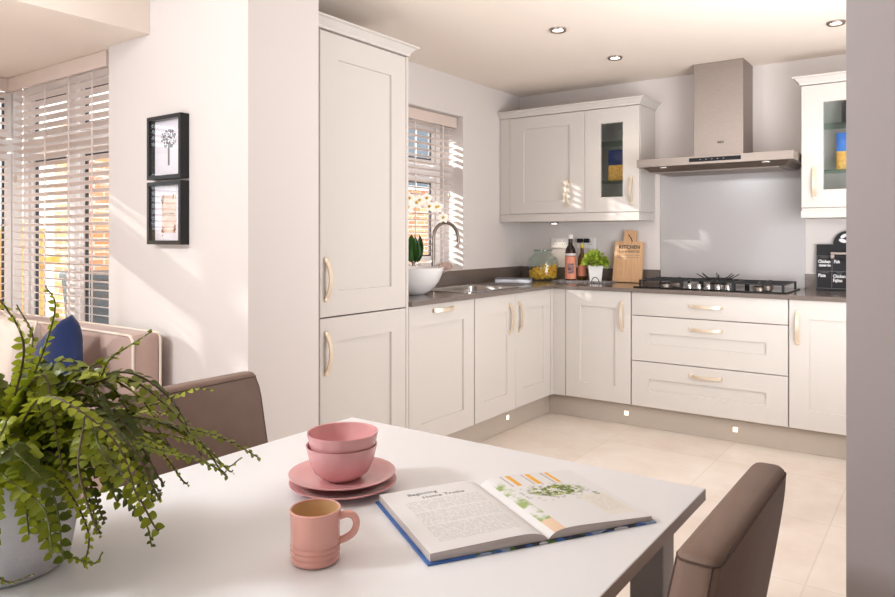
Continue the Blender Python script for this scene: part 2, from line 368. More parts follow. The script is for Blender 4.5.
# ------------------------------------------------------------------ outside
struct(MB().box(-30, -5.21, -14, 30, -.3, -.12).box(-5.2, XW-.31, 5.21, 30, -.3, -.12).build('ground_garden', 'tarmac'))
hs = thing('brick_house', 'neighbouring orange brick house with dark windows seen through the blinds', 'house', (-8.5, 9, -.12))
MB().box(-7.95, -7.5, 3.75, 15, -.12, 2.45).build('brick_wall', 'brick', hs)
MB().box(-12.98, -7.52, 3.77, 14.98, 2.451, 4.9).box(-12.98, -7.951, 3.77, 14.98, -.12, 2.45).build('upper_wall', 'render', hs)
MB().sweep([[Vector((-13.3, y, 4.9)), Vector((-7.2, y, 4.9)), Vector((-10.2, y, 7.2))] for y in (3.5, 15.3)]).build('roof', 'roof', hs)
for (y0, y1, z0, z1) in ((5.0, 5.9, .9, 2.1), (8.9, 10.1, 2.05, 3.15), (12, 13, .9, 2.1), (5.0, 6.0, 3.0, 4.2)):
    f = MB().box(-7.52, -7.46, y0, y1, z0, z1, .005).build('window', 'upvc', hs)
    MB().box(-7.475, -7.45, y0+.07, (y0+y1)/2-.03, z0+.07, z1-.07).box(-7.475, -7.45, (y0+y1)/2+.03, y1-.07, z0+.07, z1-.07).build('window_pane', 'winglass', f)
fn = thing('garden_fence', 'yellow timber garden fence seen through the left blinds', 'fence', (-6.5, 1, -.12))
fp = MB(); y = -6.0
while y < 3.0: fp.box(-6.52, -6.5, y, y+.145, -.1, 1.32); y += .15
fp.build('boards', 'fence', fn)
for y in (-4.5, -2.7, -.9, .9, 2.7): MB().box(-6.5, -6.41, y, y+.09, -.12, 1.38).build('post', 'fence', fn)
MB().box(-6.5, -6.46, -6, 3.1, .3, .37).box(-6.5, -6.46, -6, 3.1, 1.0, 1.07).build('rail', 'fence', fn)
wb = thing('wheelie_bin', 'dark grey bin by the brick house behind the blinds', 'bin', (-6.9, 3.72, -.12))
MB().sweep([[Vector((-6.9-a, 3.72-a, z)), Vector((-6.9+a, 3.72-a, z)), Vector((-6.9+a, 3.72+a, z)), Vector((-6.9-a, 3.72+a, z))] for z, a in ((-.1, .2), (.82, .27))]).build('bin_body', 'bin', wb)
MB().box(-7.19, -6.61, 3.43, 4.01, .82, .9, .02).build('lid', 'bin', wb)

# ------------------------------------------------------------------ kitchen joinery
def door_bm(w, h, glass=False, fr=.105, t=.02, rail=None, flat=False, lip=.002):
    """shaker door: x 0..w, z 0..h, front at y=-t, back y=0"""
    mb = MB(); bm = mb.bm
    if flat:
        mb.box(0, w, -t, 0, 0, h, .0015); return mb
    rl = rail or fr
    def ring(x0, x1, z0, z1, y): return [bm.verts.new(p) for p in ((x0, y, z0), (x1, y, z0), (x1, y, z1), (x0, y, z1))]
    b = .0015
    seq = [ring(0, w, 0, h, 0), ring(0, w, 0, h, -t+b), ring(b, w-b, b, h-b, -t), ring(fr, w-fr, rl, h-rl, -t)]
    if glass:
        seq += [ring(fr+lip, w-fr-lip, rl+lip, h-rl-lip, -t+.006), ring(fr+lip, w-fr-lip, rl+lip, h-rl-lip, 0)]
    else:
        seq += [ring(fr+lip, w-fr-lip, rl+lip, h-rl-lip, -t+.011)]
    for A, B in zip(seq, seq[1:]):
        for j in range(4): bm.faces.new((A[j], A[(j+1) % 4], B[(j+1) % 4], B[j]))
    if glass:
        A, B = seq[-1], seq[0]
        for j in range(4): bm.faces.new((A[j], A[(j+1) % 4], B[(j+1) % 4], B[j]))
    else: bm.faces.new(seq[-1]); bm.faces.new(seq[0][::-1])
    return mb
def handle_bm(L=.195, vertical=True):
    """bowed strap handle centred on origin, front towards -y, along z (or x)"""
    mb = MB(); secs = []; n = 18
    for i in range(n+1):
        t = i/n; z = (t-.5)*L; arc = .026*math.sin(PI*min(1, max(0, (t-.07)/.86)))**.75
        wd = .0115-.003*math.sin(PI*t); y = -.006-arc; th = .004
        secs.append([Vector((-wd, y+th, z)), Vector((wd, y+th, z)), Vector((wd, y-th, z)), Vector((-wd, y-th, z))])
    mb.sweep(secs)
    for s in (-1, 1):
        zc = s*(L/2-.011); mb.box(-.0105, .0105, -.011, 0, zc-.011, zc+.011, .002)
    if not vertical: mb.xf(RY(PI/2))
    return mb
def add_door(root, name, x, z, w, h, handle=None, hv=True, part='door', yoff=0, hy=.02, **kw):
    d = door_bm(w, h, **kw).xf(T(x, yoff, z)).build(part, 'cab', root, local=True, smooth=30)
    if handle:
        hh = handle_bm(vertical=hv).xf(T(handle[0], yoff-hy, handle[1])).build('handle', 'champ', d, local=True, smooth=35)
        hh['label'] = 'champagne metal bow handle'
    return d
def carcass(root, w, h, d, z0=0, top=False):
    mb = MB(); t = .018; y0 = .001
    mb.box(.0005, t, y0, d, z0, z0+h).box(w-t, w-.0005, y0, d, z0, z0+h).box(t, w-t, y0, d, z0, z0+t).box(t, w-t, d-.012, d, z0+t, z0+h)
    if top: mb.box(t, w-t, y0, d-.012, z0+h-t, z0+h)
    mb.build('carcass', 'cab', root, local=True)
G = .0015
# tall larder unit (left wall) local x -> +Y, front -> +X
rot = PI/2
tall = thing('tall_cabinet', 'tall cream cabinet with two stacked doors beside the white wall end', 'cabinet', (XF-.02, 2.19, 0), rot)
carcass(tall, .61, 2.165-.15, .57, .15, True)
add_door(tall, 'd', G, .888, .60-2*G, 2.157-.888, (.034, 1.055), fr=.112, rail=.112)
add_door(tall, 'd', G, .152, .60-2*G, .882-.152, (.036, .727), fr=.112, rail=.108)
MB().box(.600, .618, -.022, .55, .15, 2.16, .001).build('end_panel', 'cab', tall, local=True)
def cornice_bm(x0, x1, d, zb, ht, proj, r0=True, r1=True, prof=None):
    """moulding round the front and the open ends; front at y=-.02"""
    pr_ = prof or [(0, 0), (.006, 0), (.008, .012), (.03, ht-.012), (.036, ht-.010), (proj, ht-.008), (proj, ht), (0, ht)]
    secs = []
    for (o_, z) in pr_:
        xa = x0-(o_ if r0 else 0); xb = x1+(o_ if r1 else 0); yf = -.02-o_
        secs.append([Vector((xa, d, zb+z)), Vector((xa, yf, zb+z)), Vector((xb, yf, zb+z)), Vector((xb, d, zb+z))])
    mb = MB(); bm = mb.bm; rg = [[bm.verts.new(p) for p in s_] for s_ in secs]; n = len(rg)
    for i in range(n-1):
        for j in range(3): bm.faces.new((rg[i][j], rg[i][j+1], rg[i+1][j+1], rg[i+1][j]))
        bm.faces.new((rg[i][3], rg[i][0], rg[i+1][0], rg[i+1][3]))
    bm.faces.new(rg[0]); bm.faces.new(rg[-1]); return mb
cornice_bm(-.058, .618, .55, 2.165, .05, .042, False, True).build('cornice', 'cab', tall, local=True)
MB().box(-.058, -.0005, -.004, .3, .15, 2.16).build('filler_panel', 'cab', tall, local=True)

dw = thing('base_cabinet', 'cream base unit with handle across its top, next to the tall cabinet', 'cabinet', (XF-.02, 2.812, 0), rot)
carcass(dw, .61, .735, .56, .15)
add_door(dw, 'd', .002, .152, .605, .885-.152, (.30, .85), hv=False, fr=.105, rail=.108)
sk = thing('base_cabinet', 'cream sink unit with a pair of doors under the worktop', 'cabinet', (XF-.02, 3.428, 0), rot)
carcass(sk, .955, .735, .56, .15)
add_door(sk, 'd', .001, .152, .467, .885-.152, (.397, .732), fr=.10, rail=.108)
add_door(sk, 'd', .471, .152, .480, .885-.152, (.515, .730), fr=.10, rail=.108)
post = thing('corner_post', 'narrow cream corner filler between sink unit and back run', 'cabinet filler', (XF-.02, 4.388, 0))
MB().box(XF-.045, XF+.0, 4.386, 4.44, .15, .885).build('post_panel', 'cab', post)
MB().box(XF+.001, -2.163, YF-.0, YF+.02, .15, .885).build('filler_panel', 'cab', post)
# back run
c1 = thing('base_cabinet', 'single door cream base unit left of the drawers', 'cabinet', (-2.161, YF+.02, 0))
carcass(c1, .468, .735, .56, .15)
add_door(c1, 'd', .002, .152, .462, .885-.152, (.41, .725), fr=.105, rail=.108)
c2 = thing('drawer_unit', 'wide cream three drawer unit under the hob', 'cabinet', (-1.692, YF+.02, 0))
carcass(c2, .934, .735, .56, .15)
add_door(c2, 'd', .003, .739, .928, .885-.739, (.472, .815), hv=False, flat=True, part='drawer')
add_door(c2, 'd', .003, .446, .928, .288, (.472, .672), hv=False, fr=.115, rail=.108, part='drawer')
add_door(c2, 'd', .003, .152, .928, .289, (.472, .383), hv=False, fr=.115, rail=.108, part='drawer')
c3 = thing('base_cabinet', 'cream base unit right of the drawers, cut off by the shaded wall', 'cabinet', (-.757, YF+.02, 0))
carcass(c3, .60, .735, .56, .15)
add_door(c3, 'd', .003, .152, .594, .885-.152, (.048, .727), fr=.105, rail=.108)
# plinths
pl = thing('plinth', 'beige plinth under the left cabinets with one square light', 'plinth', (XK, 3.6, 0))
MB().box(XK-.018, XK, 2.14, YK-.0005, .001, .149).build('plinth_board', 'plinth', pl)
def plight(par, x, y, z, left):
    m1, m2 = MB(), MB(); s = .016
    if left: m1.box(x, x+.002, y-s, y+s, z-s, z+s); m2.box(x+.002, x+.003, y-s*.8, y+s*.8, z-s*.8, z+s*.8)
    else: m1.box(x-s, x+s, y-.002, y, z-s, z+s); m2.box(x-s*.8, x+s*.8, y-.003, y-.002, z-s*.8, z+s*.8)
    q = m1.build('plinth_light', 'champ', par); m2.build('diffuser', 'ledlight', q)
plight(pl, XK, 3.912, .083, True)
p2 = thing('plinth', 'beige plinth under the back cabinets with two square lights', 'plinth', (-1.2, YK, 0))
MB().box(XK-.0+.0005, .4, YK, YK+.018, .001, .149).build('plinth_board', 'plinth', p2)
plight(p2, -1.75, YK, .076, False); plight(p2, -1.063, YK, .076, False)
# worktop
wt = thing('worktop', 'dark taupe stone worktop running round the corner', 'worktop', (XW+.3, YW-.3, .89))
sx0, sx1, sy0, sy1 = -2.70, -2.33, 3.47, 4.05            # sink cut-out
wx, wyf = XF+.022, YF-.022; z0, z1 = .8875, .912
o = MB()
o.box(XW+.001, wx, 2.811, sy0, z0, z1).box(XW+.001, sx0, sy0, sy1, z0, z1).box(sx1, wx, sy0, sy1, z0, z1).box(XW+.001, wx, sy1, YW-.001, z0, z1).box(wx, .40, wyf, YW-.001, z0, z1)
bmesh.ops.remove_doubles(o.bm, verts=o.bm.verts, dist=.0001)
o.build('slab', 'worktop', wt)
MB().box(XW+.001, XW+.021, 2.83, YW-.001, z1, 1.008, .001).build('upstand', 'worktop', wt)
MB().box(XW+.0215, -1.70, YW-.021, YW-.001, z1, 1.008, .001).build('upstand', 'worktop', wt)
MB().box(-.758, .40, YW-.021, YW-.001, z1, 1.008, .001).build('upstand', 'worktop', wt)
sp = MB().box(-1.697, -.760, YW-.009, YW-.001, z1+.0005, 1.70, .001).build('splashback', 'splash')
tag(sp, 'glossy grey glass splashback behind the hob', 'splashback')
# sink
si = thing('sink', 'stainless steel sink set into the worktop below the window', 'sink', (-2.55, 3.8, .912))
sm = MB(); bm = sm.bm
def rrect(x0, x1, y0, y1, r, z, n=5):
    out = []
    for cx_, cy_, a0 in ((x1-r, y1-r, 0), (x0+r, y1-r, 90), (x0+r, y0+r, 180), (x1-r, y0+r, 270)):
        for i in range(n+1): a = R(a0+90*i/n); out.append(bm.verts.new((cx_+r*math.cos(a), cy_+r*math.sin(a), z)))
    return out
rings = [rrect(sx0-.02, sx1+.02, sy0-.02, sy1+.02, .05, .9125), rrect(sx0-.02, sx1+.02, sy0-.02, sy1+.02, .05, .9155), rrect(sx0+.004, sx1-.004, sy0+.004, sy1-.004, .05, .9155), rrect(sx0+.012, sx1-.012, sy0+.012, sy1-.012, .05, .905), rrect(sx0+.02, sx1-.02, sy0+.02, sy1-.02, .05, .76), rrect(sx0+.06, sx1-.06, sy0+.06, sy1-.06, .03, .745)]
for A, B in zip(rings, rings[1:]):
    for j in range(len(A)): bm.faces.new((A[j], A[(j+1) % len(A)], B[(j+1) % len(A)], B[j]))
bm.faces.new(rings[-1])
sm.build('basin', 'sink', si, smooth=35)
MB().lathe([(0, .002), (.036, .002), (.04, .0), (.042, .001)], (-2.545, 3.81, .7462), 24).build('drain', 'chrome', si)
dr = MB()
for k in range(7): dr.box(sx0+.03+k*.045, sx0+.036+k*.045, sy1+.05, sy1+.30, z1+.0002, z1+.003, .001)
dr.build('drainer_ribs', 'sink', si)
# tap
tp = thing('tap', 'brushed steel swan neck tap rising behind the sink', 'tap', (-2.77, 3.71, .913))
tx, ty = -2.77, 3.71
MB().lathe([(0, 0), (.026, 0), (.026, .008), (.02, .014), (.02, .07), (.014, .08), (0, .08)], (tx, ty, .9125), 24).build('base', 'steel', tp, smooth=40)
pts = [(tx, ty, .99), (tx, ty, 1.22)]; rr = .115; dx_, dy_ = .2, .98
for i in range(1, 17):
    a = PI-i/16*R(195); d = rr+rr*math.cos(a); pts.append((tx+d*dx_, ty+d*dy_, 1.225+rr*math.sin(a)))
pts.append((pts[-1][0]-.002, pts[-1][1]-.006, pts[-1][2]-.02))
MB().tube(pts, .0115, 14).build('spout', 'steel', tp, smooth=50)
MB().tube([(tx+.018, ty+.01, .965), (tx+.05, ty+.03, .985), (tx+.075, ty+.045, 1.02)], .006, 10).build('lever', 'steel', tp, smooth=50)

# ------------------------------------------------------------------ wall cabinets
UY = 4.70; UD = YW-UY-.021
wc = thing('wall_cabinet', 'cream wall cabinet pair with one glazed door, left of the hood', 'cabinet', (-2.857, UY+.02, 0))
def wall_cab(root, w, zb=1.418, zt=2.155):
    mb = MB(); t = .018; d = UD
    mb.box(.0005, t, .001, d, zb, zt).box(w-t, w-.0005, .001, d, zb, zt).box(t, w-t, .001, d, zb, zb+t).box(t, w-t, .001, d, zt-t, zt).box(t, w-t, d-.01, d, zb+t, zt-t)
    return mb
W1 = 1.118
mb = wall_cab(wc, W1); mb.box(.705, .717, .001, UD-.01, 1.436, 2.137); mb.build('carcass', 'cab', wc, local=True)
MB().box(0, .088, -.02, 0, 1.418, 2.155, .001).build('filler_panel', 'cab', wc, local=True)
add_door(wc, 'd', .090, 1.42, .620, .733, (.575, 1.565), fr=.118, rail=.09)
def glass_door(root, x, w, hx_):
    d = add_door(root, 'd', x, 1.42, w, .733, hx_, fr=.117, rail=.105, glass=True, part='glass_door')
    MB().box(x+.122, x+w-.122, -.012, -.008, 1.53, 2.043).build('glass_pane', 'glass', d, local=True)
    for z in (1.640, 1.918): MB().box(x+.012, x+w-.02, .03, UD-.02, z, z+.006).build('glass_shelf', 'shelfglass', root, local=True)
glass_door(wc, .713, .402, (1.062, 1.567))
MB().box(-.0+.001, W1+.0, -.026, UD, 1.358, 1.402, .004).box(.004, W1-.006, -.018, UD, 1.402, 1.4165).build('pelmet', 'cab', wc, local=True)
cornice_bm(.0, W1, UD, 2.157, .05, .042, False, True).build('cornice', 'cab', wc, local=True)
wc2 = thing('wall_cabinet', 'cream glazed wall cabinet at the right edge of the photo', 'cabinet', (-.737, UY+.02, 0))
W2 = .50
wall_cab(wc2, W2).build('carcass', 'cab', wc2, local=True)
glass_door(wc2, .003, W2-.006, (.075, 1.567))
MB().box(0, W2, -.026, UD, 1.358, 1.402, .004).box(.006, W2, -.018, UD, 1.402, 1.4165).build('pelmet', 'cab', wc2, local=True)
cornice_bm(.0, W2, UD, 2.157, .05, .042, True, False).build('cornice', 'cab', wc2, local=True)
def pack(x, y, z, label, blue, sx=1.25):
    t = thing('pasta_packet', label, 'pasta packet', (x, y, z))
    def pillow(z0, z1, n=8):
        secs = []
        for i in range(n+1):
            q = i/n; th = .012+.020*math.sin(PI*min(1, max(0, .12+.76*q))); ww = .058*sx; zz = z0+(z1-z0)*q
            secs.append([Vector((x+ww*math.copysign(abs(math.cos(a))**.6, math.cos(a)), y+th*math.copysign(abs(math.sin(a))**.8, math.sin(a)), zz)) for a in [2*PI*k/20 for k in range(20)]])
        return secs
    MB().sweep(pillow(z, z+.115)).build('pasta_window', 'pastapack', t, smooth=60)
    MB().sweep([[p+Vector((0, 0, 0)) for p in s_] for s_ in pillow(z+.1155, z+.225)]).build('printed_top', blue, t, smooth=60)
pack(-1.955, 4.85, 1.6465, 'navy topped packet of pasta behind the left cabinet glass', 'packblue')
pack(-.475, 4.85, 1.6465, 'bright blue topped packet of pasta behind the right cabinet glass', 'packteal', 1.6)
for (x, lab) in ((-1.87, 'dark storage jar on the top shelf of the left glazed cabinet'), (-.49, 'dark storage jar on the top shelf of the right glazed cabinet')):
    t = thing('storage_jar', lab, 'jar', (x, 4.88, 1.9245))
    MB().lathe([(0, 0), (.048, 0), (.052, .01), (.052, .13), (.044, .14), (0, .14)], (x, 4.88, 1.9245), 28).build('jar_body', 'darkjar', t, smooth=40)
    MB().lathe([(0, 0), (.046, 0), (.048, .006), (.048, .022), (0, .026)], (x, 4.88, 2.065), 28).build('lid', 'black', t, smooth=40)

# ------------------------------------------------------------------ cooker hood
hd = thing('cooker_hood', 'stainless steel chimney cooker hood above the hob', 'cooker hood', (-1.22, 4.75, 1.69))
hx0, hx1, hy0 = -1.687, -.745, 4.505
cb = MB().box(hx0, hx1, hy0, YW-.01, 1.700, 1.752, .0015).build('canopy', 'steel', hd)
fl = MB()
fl.sweep([[Vector((hx0+.03+a, hy0+.05+a, z)), Vector((hx1-.03-a, hy0+.05+a, z)), Vector((hx1-.03-a, YW-.03, z)), Vector((hx0+.03+a, YW-.03, z))] for z, a in ((1.6995, 0), (1.672, .03))])
fl.build('filter_tray', 'steel', hd)
fs = MB()
for k in range(9): fs.box(hx0+.10, hx1-.10, hy0+.11+k*.04, hy0+.13+k*.04, 1.667, 1.6715)
fs.build('filter_slats', 'steel', hd)
for x in (hx0+.16, hx1-.16): MB().lathe([(0, 0), (.03, 0), (.03, -.006), (0, -.006)], (x, hy0+.075, 1.699), 20).build('hood_light', 'white', hd)
MB().box(-1.385, -1.075, 4.742, YW-.01, 1.7525, H-.001, .002).build('chimney', 'steel', hd)
cp = MB().box(-1.345, -1.035, hy0-.003, hy0-.0002, 1.716, 1.740, .0005).build('control_panel', 'black', hd)
cb2 = MB()
for k in range(5): cb2.box(-1.28+k*.035, -1.271+k*.035, hy0-.0042, hy0-.0032, 1.726, 1.731)
cb2.build('buttons', 'inkgrey', cp)
text_bm('AEG', .022, T(-1.214, 4.7415, 1.852) @ RX(PI/2), bold=.0006).build('logo', 'ink', hd)

# ------------------------------------------------------------------ hob
hb = thing('gas_hob', 'black gas hob with cast iron grates in the worktop', 'hob', (-1.22, 4.7, z1))
bx0, bx1, by0, by1 = -1.70, -.775, 4.475, 4.925; hz0 = z1
MB().box(bx0, bx1, by0, by1, hz0+.0002, hz0+.009, .003).build('hob_plate', 'blackglass', hb)
def burner(x, y, r):
    b = MB().lathe([(0, 0), (r, 0), (r, .012), (r*.9, .016), (0, .016)], (x, y, hz0+.0092), 28).build('burner', 'steel', hb, smooth=40)
    MB().lathe([(0, 0), (r*.85, 0), (r*.85, .006), (r*.7, .010), (0, .011)], (x, y, hz0+.0255), 28).build('burner_cap', 'iron', b, smooth=40)
for x, y, r in ((-1.52, 4.59, .032), (-1.52, 4.81, .045), (-1.235, 4.78, .062), (-.95, 4.59, .032), (-.95, 4.81, .038)): burner(x, y, r)
def grate(xa, xb, ya, yb):
    g = MB(); zt = hz0+.052; t = .0065
    g.box(xa, xb, ya-t, ya+t, zt-.006, zt, .001).box(xa, xb, yb-t, yb+t, zt-.006, zt, .001).box(xa-t, xa+t, ya, yb, zt-.006, zt, .001).box(xb-t, xb+t, ya, yb, zt-.006, zt, .001)
    for x in (xa, xb):
        for y in (ya, yb): g.box(x-t, x+t, y-t, y+t, hz0+.0092, zt)
    xm, ym = (xa+xb)/2, (ya+yb)/2
    g.box(xa, xm-.035, ym-t*.7, ym+t*.7, zt-.006, zt+.004).box(xm+.035, xb, ym-t*.7, ym+t*.7, zt-.006, zt+.004)
    for yy in (ya+(yb-ya)*.25, ya+(yb-ya)*.75):
        g.box(xa, xm-.02, yy-t*.7, yy+t*.7, zt-.006, zt+.005).box(xm+.02, xb, yy-t*.7, yy+t*.7, zt-.006, zt+.005)
    g.box(xm-t*.7, xm+t*.7, ya, ym-.03, zt-.006, zt+.004).box(xm-t*.7, xm+t*.7, ym+.03, yb, zt-.006, zt+.004)
    g.build('grate', 'iron', hb)
grate(-1.66, -1.39, 4.50, 4.90); grate(-1.08, -.80, 4.50, 4.90); grate(-1.375, -1.095, 4.60, 4.905)
wr = MB(); 
for k in range(8):
    a = 2*PI*k/8+.3; c_, s_ = math.cos(a), math.sin(a)
    wr.tube([(-1.235+c_*.045, 4.755+s_*.045, hz0+.058), (-1.235+c_*.085, 4.755+s_*.085, hz0+.064), (-1.235+c_*.13, 4.755+s_*.13, hz0+.092)], lambda t: .005-.002*t, 6)
wr.tube([(-1.235+.085*math.cos(2*PI*k/24), 4.755+.085*math.sin(2*PI*k/24), hz0+.06) for k in range(24)], .004, 6, closed=True)
wr.build('wok_support', 'iron', hb)
for k in range(5):
    x = -1.345+k*.058
    kb = MB().lathe([(0, 0), (.019, 0), (.019, .006), (.015, .008), (.0145, .026), (.012, .029), (0, .029)], (x, 4.515, hz0+.0092), 20).build('knob', 'chrome', hb, smooth=40)

# ------------------------------------------------------------------ things on the back worktop
ZT = z1+.0003
# pasta jar
jx, jy = -2.545, 4.82
jr = thing('pasta_jar', 'big green glass jar part filled with yellow pasta', 'jar', (jx, jy, ZT))
prof = [(r_*.93, z_*1.06) for r_, z_ in [(0, 0), (.105, 0), (.122, .012), (.126, .05), (.126, .135), (.116, .165), (.085, .188), (.074, .196), (.074, .212), (.08, .214), (.08, .222), (.07, .222), (.068, .196), (.08, .182), (.11, .16), (.120, .132), (.120, .05), (.115, .02), (.1, .01), (0, .01)]]
MB().lathe(prof, (jx, jy, ZT), 48).build('glass_body', 'jarglass', jr, smooth=60)
MB().tube([(jx+.072*math.cos(2*PI*k/40), jy+.072*math.sin(2*PI*k/40), ZT+.231) for k in range(40)], .005, 8, closed=True).build('rim', 'jarglass', jr, smooth=60)
ps = MB(); rnd = random.Random(3)
for k in range(460):
    r_ = .092*math.sqrt(rnd.random()); a = rnd.random()*2*PI; hmax = .092+.018*math.sin(a*1.0+1)+.01*math.sin(3*a); zz = .022+rnd.random()*(hmax-.02)
    if rnd.random() < .5: r_ = .088+.010*rnd.random()
    c = Vector((jx+r_*math.cos(a), jy+r_*math.sin(a), ZT+zz)); d = Vector((rnd.gauss(0, 1), rnd.gauss(0, 1), rnd.gauss(0, .7))).normalized()
    e = d.cross(Vector((rnd.gauss(0, 1), rnd.gauss(0, 1), rnd.gauss(0, 1)))).normalized()
    ps.tube([c-d*.014+e*.005, c, c+d*.014+e*.005], .0058, 5)
tag(ps.build('pasta', 'pasta', jr, smooth=60), kind='stuff')
# tray
ty_ = thing('slate_tray', 'low grey and white striped tray with metal loop under the bottles', 'tray', (-2.24, 4.80, ZT))
MB().box(-2.41, -1.985, 4.70, 4.90, ZT, ZT+.010, .002).build('tray_base', 'slate', ty_)
MB().tube([(-2.06+.028*math.cos(a), 4.692-.0*math.sin(a), ZT+.010+.034*math.sin(a)) for a in [PI*k/10 for k in range(11)]], .003, 8).build('loop_handle', 'iron', ty_)
ZTR = ZT+.0105
def bottle(x, y, name, lab, body, prof, parts):
    t = thing(name, lab, 'bottle', (x, y, ZTR))
    MB().lathe(prof, (x, y, ZTR), 32).build('bottle_body', body, t, smooth=45)
    for nm, m_, r0, za, zb in parts:
        MB().lathe([(r0-.002, za), (r0, za), (r0, zb), (r0-.002, zb), (r0-.002, za)], (x, y, ZTR), 32).build(nm, m_, t, smooth=45)
    return t
bx_, by_ = -2.305, 4.80
bt = bottle(bx_, by_, 'sauce_bottle', 'tall dark bottle with coral label and white cap', 'bottle',
    [(0, 0), (.037, 0), (.040, .004), (.040, .20), (.036, .232), (.017, .262), (.0155, .29), (.0155, .308), (0, .308)],
    [('label', 'label', .0408, .01, .178), ('neck_label', 'labelw', .0408, .183, .200), ])
MB().lathe([(0, .3085), (.0155, .3085), (.0165, .311), (.0165, .337), (0, .340)], (bx_, by_, ZTR), 20).build('cap', 'white', bt, smooth=40)
lb = MB(); n_ = 9; v0 = R(-57-38); v1 = R(-57+30)
for i in range(n_):
    a0 = v0+(v1-v0)*i/n_; a1 = v0+(v1-v0)*(i+1)/n_; rr_ = .0415
    lb.quad((bx_+rr_*math.cos(a0), by_+rr_*math.sin(a0), ZTR+.05), (bx_+rr_*math.cos(a1), by_+rr_*math.sin(a1), ZTR+.05), (bx_+rr_*math.cos(a1), by_+rr_*math.sin(a1), ZTR+.125), (bx_+rr_*math.cos(a0), by_+rr_*math.sin(a0), ZTR+.125))
lb.build('label_print', 'labeldark', bt)
b2x, b2y = -2.243, 4.868
bt2 = bottle(b2x, b2y, 'oil_bottle', 'shorter amber oil bottle behind the dark bottle', 'oil',
    [(0, 0), (.030, 0), (.032, .004), (.032, .15), (.026, .18), (.013, .205), (.012, .24), (0, .24)],
    [('label', 'label', .0328, .03, .11)])
MB().lathe([(0, .2402), (.0135, .2402), (.0135, .268), (0, .27)], (b2x, b2y, ZTR), 18).build('cap', 'yellow', bt2, smooth=40)
# herb pot
hpx, hpy = -2.112, 4.81
hp = thing('potted_herb', 'bright green herb in a square white pot on the tray', 'potted plant', (hpx, hpy, ZTR))
def sq(cx_, cy_, a, z, rot_=.0): return [Vector((cx_+sx_*a*math.cos(rot_)-sy_*a*math.sin(rot_), cy_+sx_*a*math.sin(rot_)+sy_*a*math.cos(rot_), z)) for sx_, sy_ in ((-1, -1), (1, -1), (1, 1), (-1, 1))]
rr0 = R(28)
MB().sweep([sq(hpx, hpy, .040, ZTR, rr0), sq(hpx, hpy, .052, ZTR+.115, rr0), sq(hpx, hpy, .047, ZTR+.115, rr0), sq(hpx, hpy, .045, ZTR+.10, rr0)]).build('pot', 'whitepot', hp)
lf = MB(); rnd = random.Random(11)
def add_leaf(mb, p, d, nrm, L, W, fold=.25, n=4):
    """curved oval leaf from p along d"""
    d = d.normalized(); s_ = d.cross(nrm); 
    if s_.length < 1e-5: s_ = d.cross(Vector((1, 0, 0)))
    s_.normalize(); u = s_.cross(d).normalized(); rows = []
    for i in range(n+1):
        t = i/n; w_ = W*.5*math.sin(PI*min(1, .06+.94*t**.8))**.6 if 0 < i < n else W*.05
        c = p+d*(L*t)-u*(L*.22*t*t); rows.append([mb.bm.verts.new(c-s_*w_+u*w_*fold), mb.bm.verts.new(c), mb.bm.verts.new(c+s_*w_+u*w_*fold)])
    for A, B in zip(rows, rows[1:]):
        mb.bm.faces.new((A[0], A[1], B[1], B[0])); mb.bm.faces.new((A[1], A[2], B[2], B[1]))
for k in range(260):
    a = rnd.random()*2*PI; e = math.asin(rnd.uniform(-.15, 1)); rad = rnd.uniform(.5, 1)
    dv = Vector((math.cos(a)*math.cos(e), math.sin(a)*math.cos(e), math.sin(e)))
    p = Vector((hpx, hpy, ZTR+.125))+Vector((dv.x*.080*rad, dv.y*.080*rad, dv.z*.078*rad+.004))
    add_leaf(lf, p, dv+Vector((rnd.gauss(0, .5), rnd.gauss(0, .5), rnd.gauss(0, .5))), Vector((rnd.gauss(0, .5), rnd.gauss(0, .5)-.5, 1)), .034, .024)
lf.build('foliage', 'herb', hp, smooth=60)
# chopping board leaning on the wall
cbd = thing('chopping_board', 'wooden paddle chopping board lettered KITCHEN leaning on the wall', 'chopping board', (-1.912, 4.925, ZT))
cbd.rotation_euler = (R(-10), 0, 0)
poly = []
def arc(cx_, cy_, r_, a0, a1, n=6): return [(cx_+r_*math.cos(R(a0+(a1-a0)*i/n)), cy_+r_*math.sin(R(a0+(a1-a0)*i/n))) for i in range(n+1)]
poly += arc(.101, .010, .008, -90, 0)+arc(.096, .288, .012, 0, 90)+[(.050, .300)]+arc(.044, .375, .008, 0, 90)[:]+arc(-.036, .375, .008, 90, 180)+[(-.046, .300)]+arc(-.096, .288, .012, 90, 180)+arc(-.101, .010, .008, 180, 270)
bdm = MB().prism(poly, 0, .018, RX(PI/2)); bd = bdm.build('board', 'board', cbd, local=True)
FB = T(0, -.0186, 0) @ RX(PI/2)
text_bm('KITCHEN', .037, T(.004, -.0183, .247) @ RX(PI/2), bold=.0008, sx=1.02).build('lettering', 'ink', bd, local=True)
text_bm('CONVERSIONS', .0235, T(.004, -.0183, .218) @ RX(PI/2), bold=0, sx=1.0).build('lettering', 'ink', bd, local=True)
tl = MB()
for r_ in range(2):
    for k in range(8):
        tl.box(-.085+k*.022, -.085+k*.022+rnd.uniform(.010, .018), -.0189, -.0182, .197-r_*.017, .200-r_*.017)
tl.build('small_print', 'inkgrey', bd, local=True)
MB().tube([(-.006, -.0195, .352), (.004, -.024, .335), (.018, -.023, .318), (.024, -.021, .300)], .0028, 6).build('cord', 'wood_dark', bd, local=True)
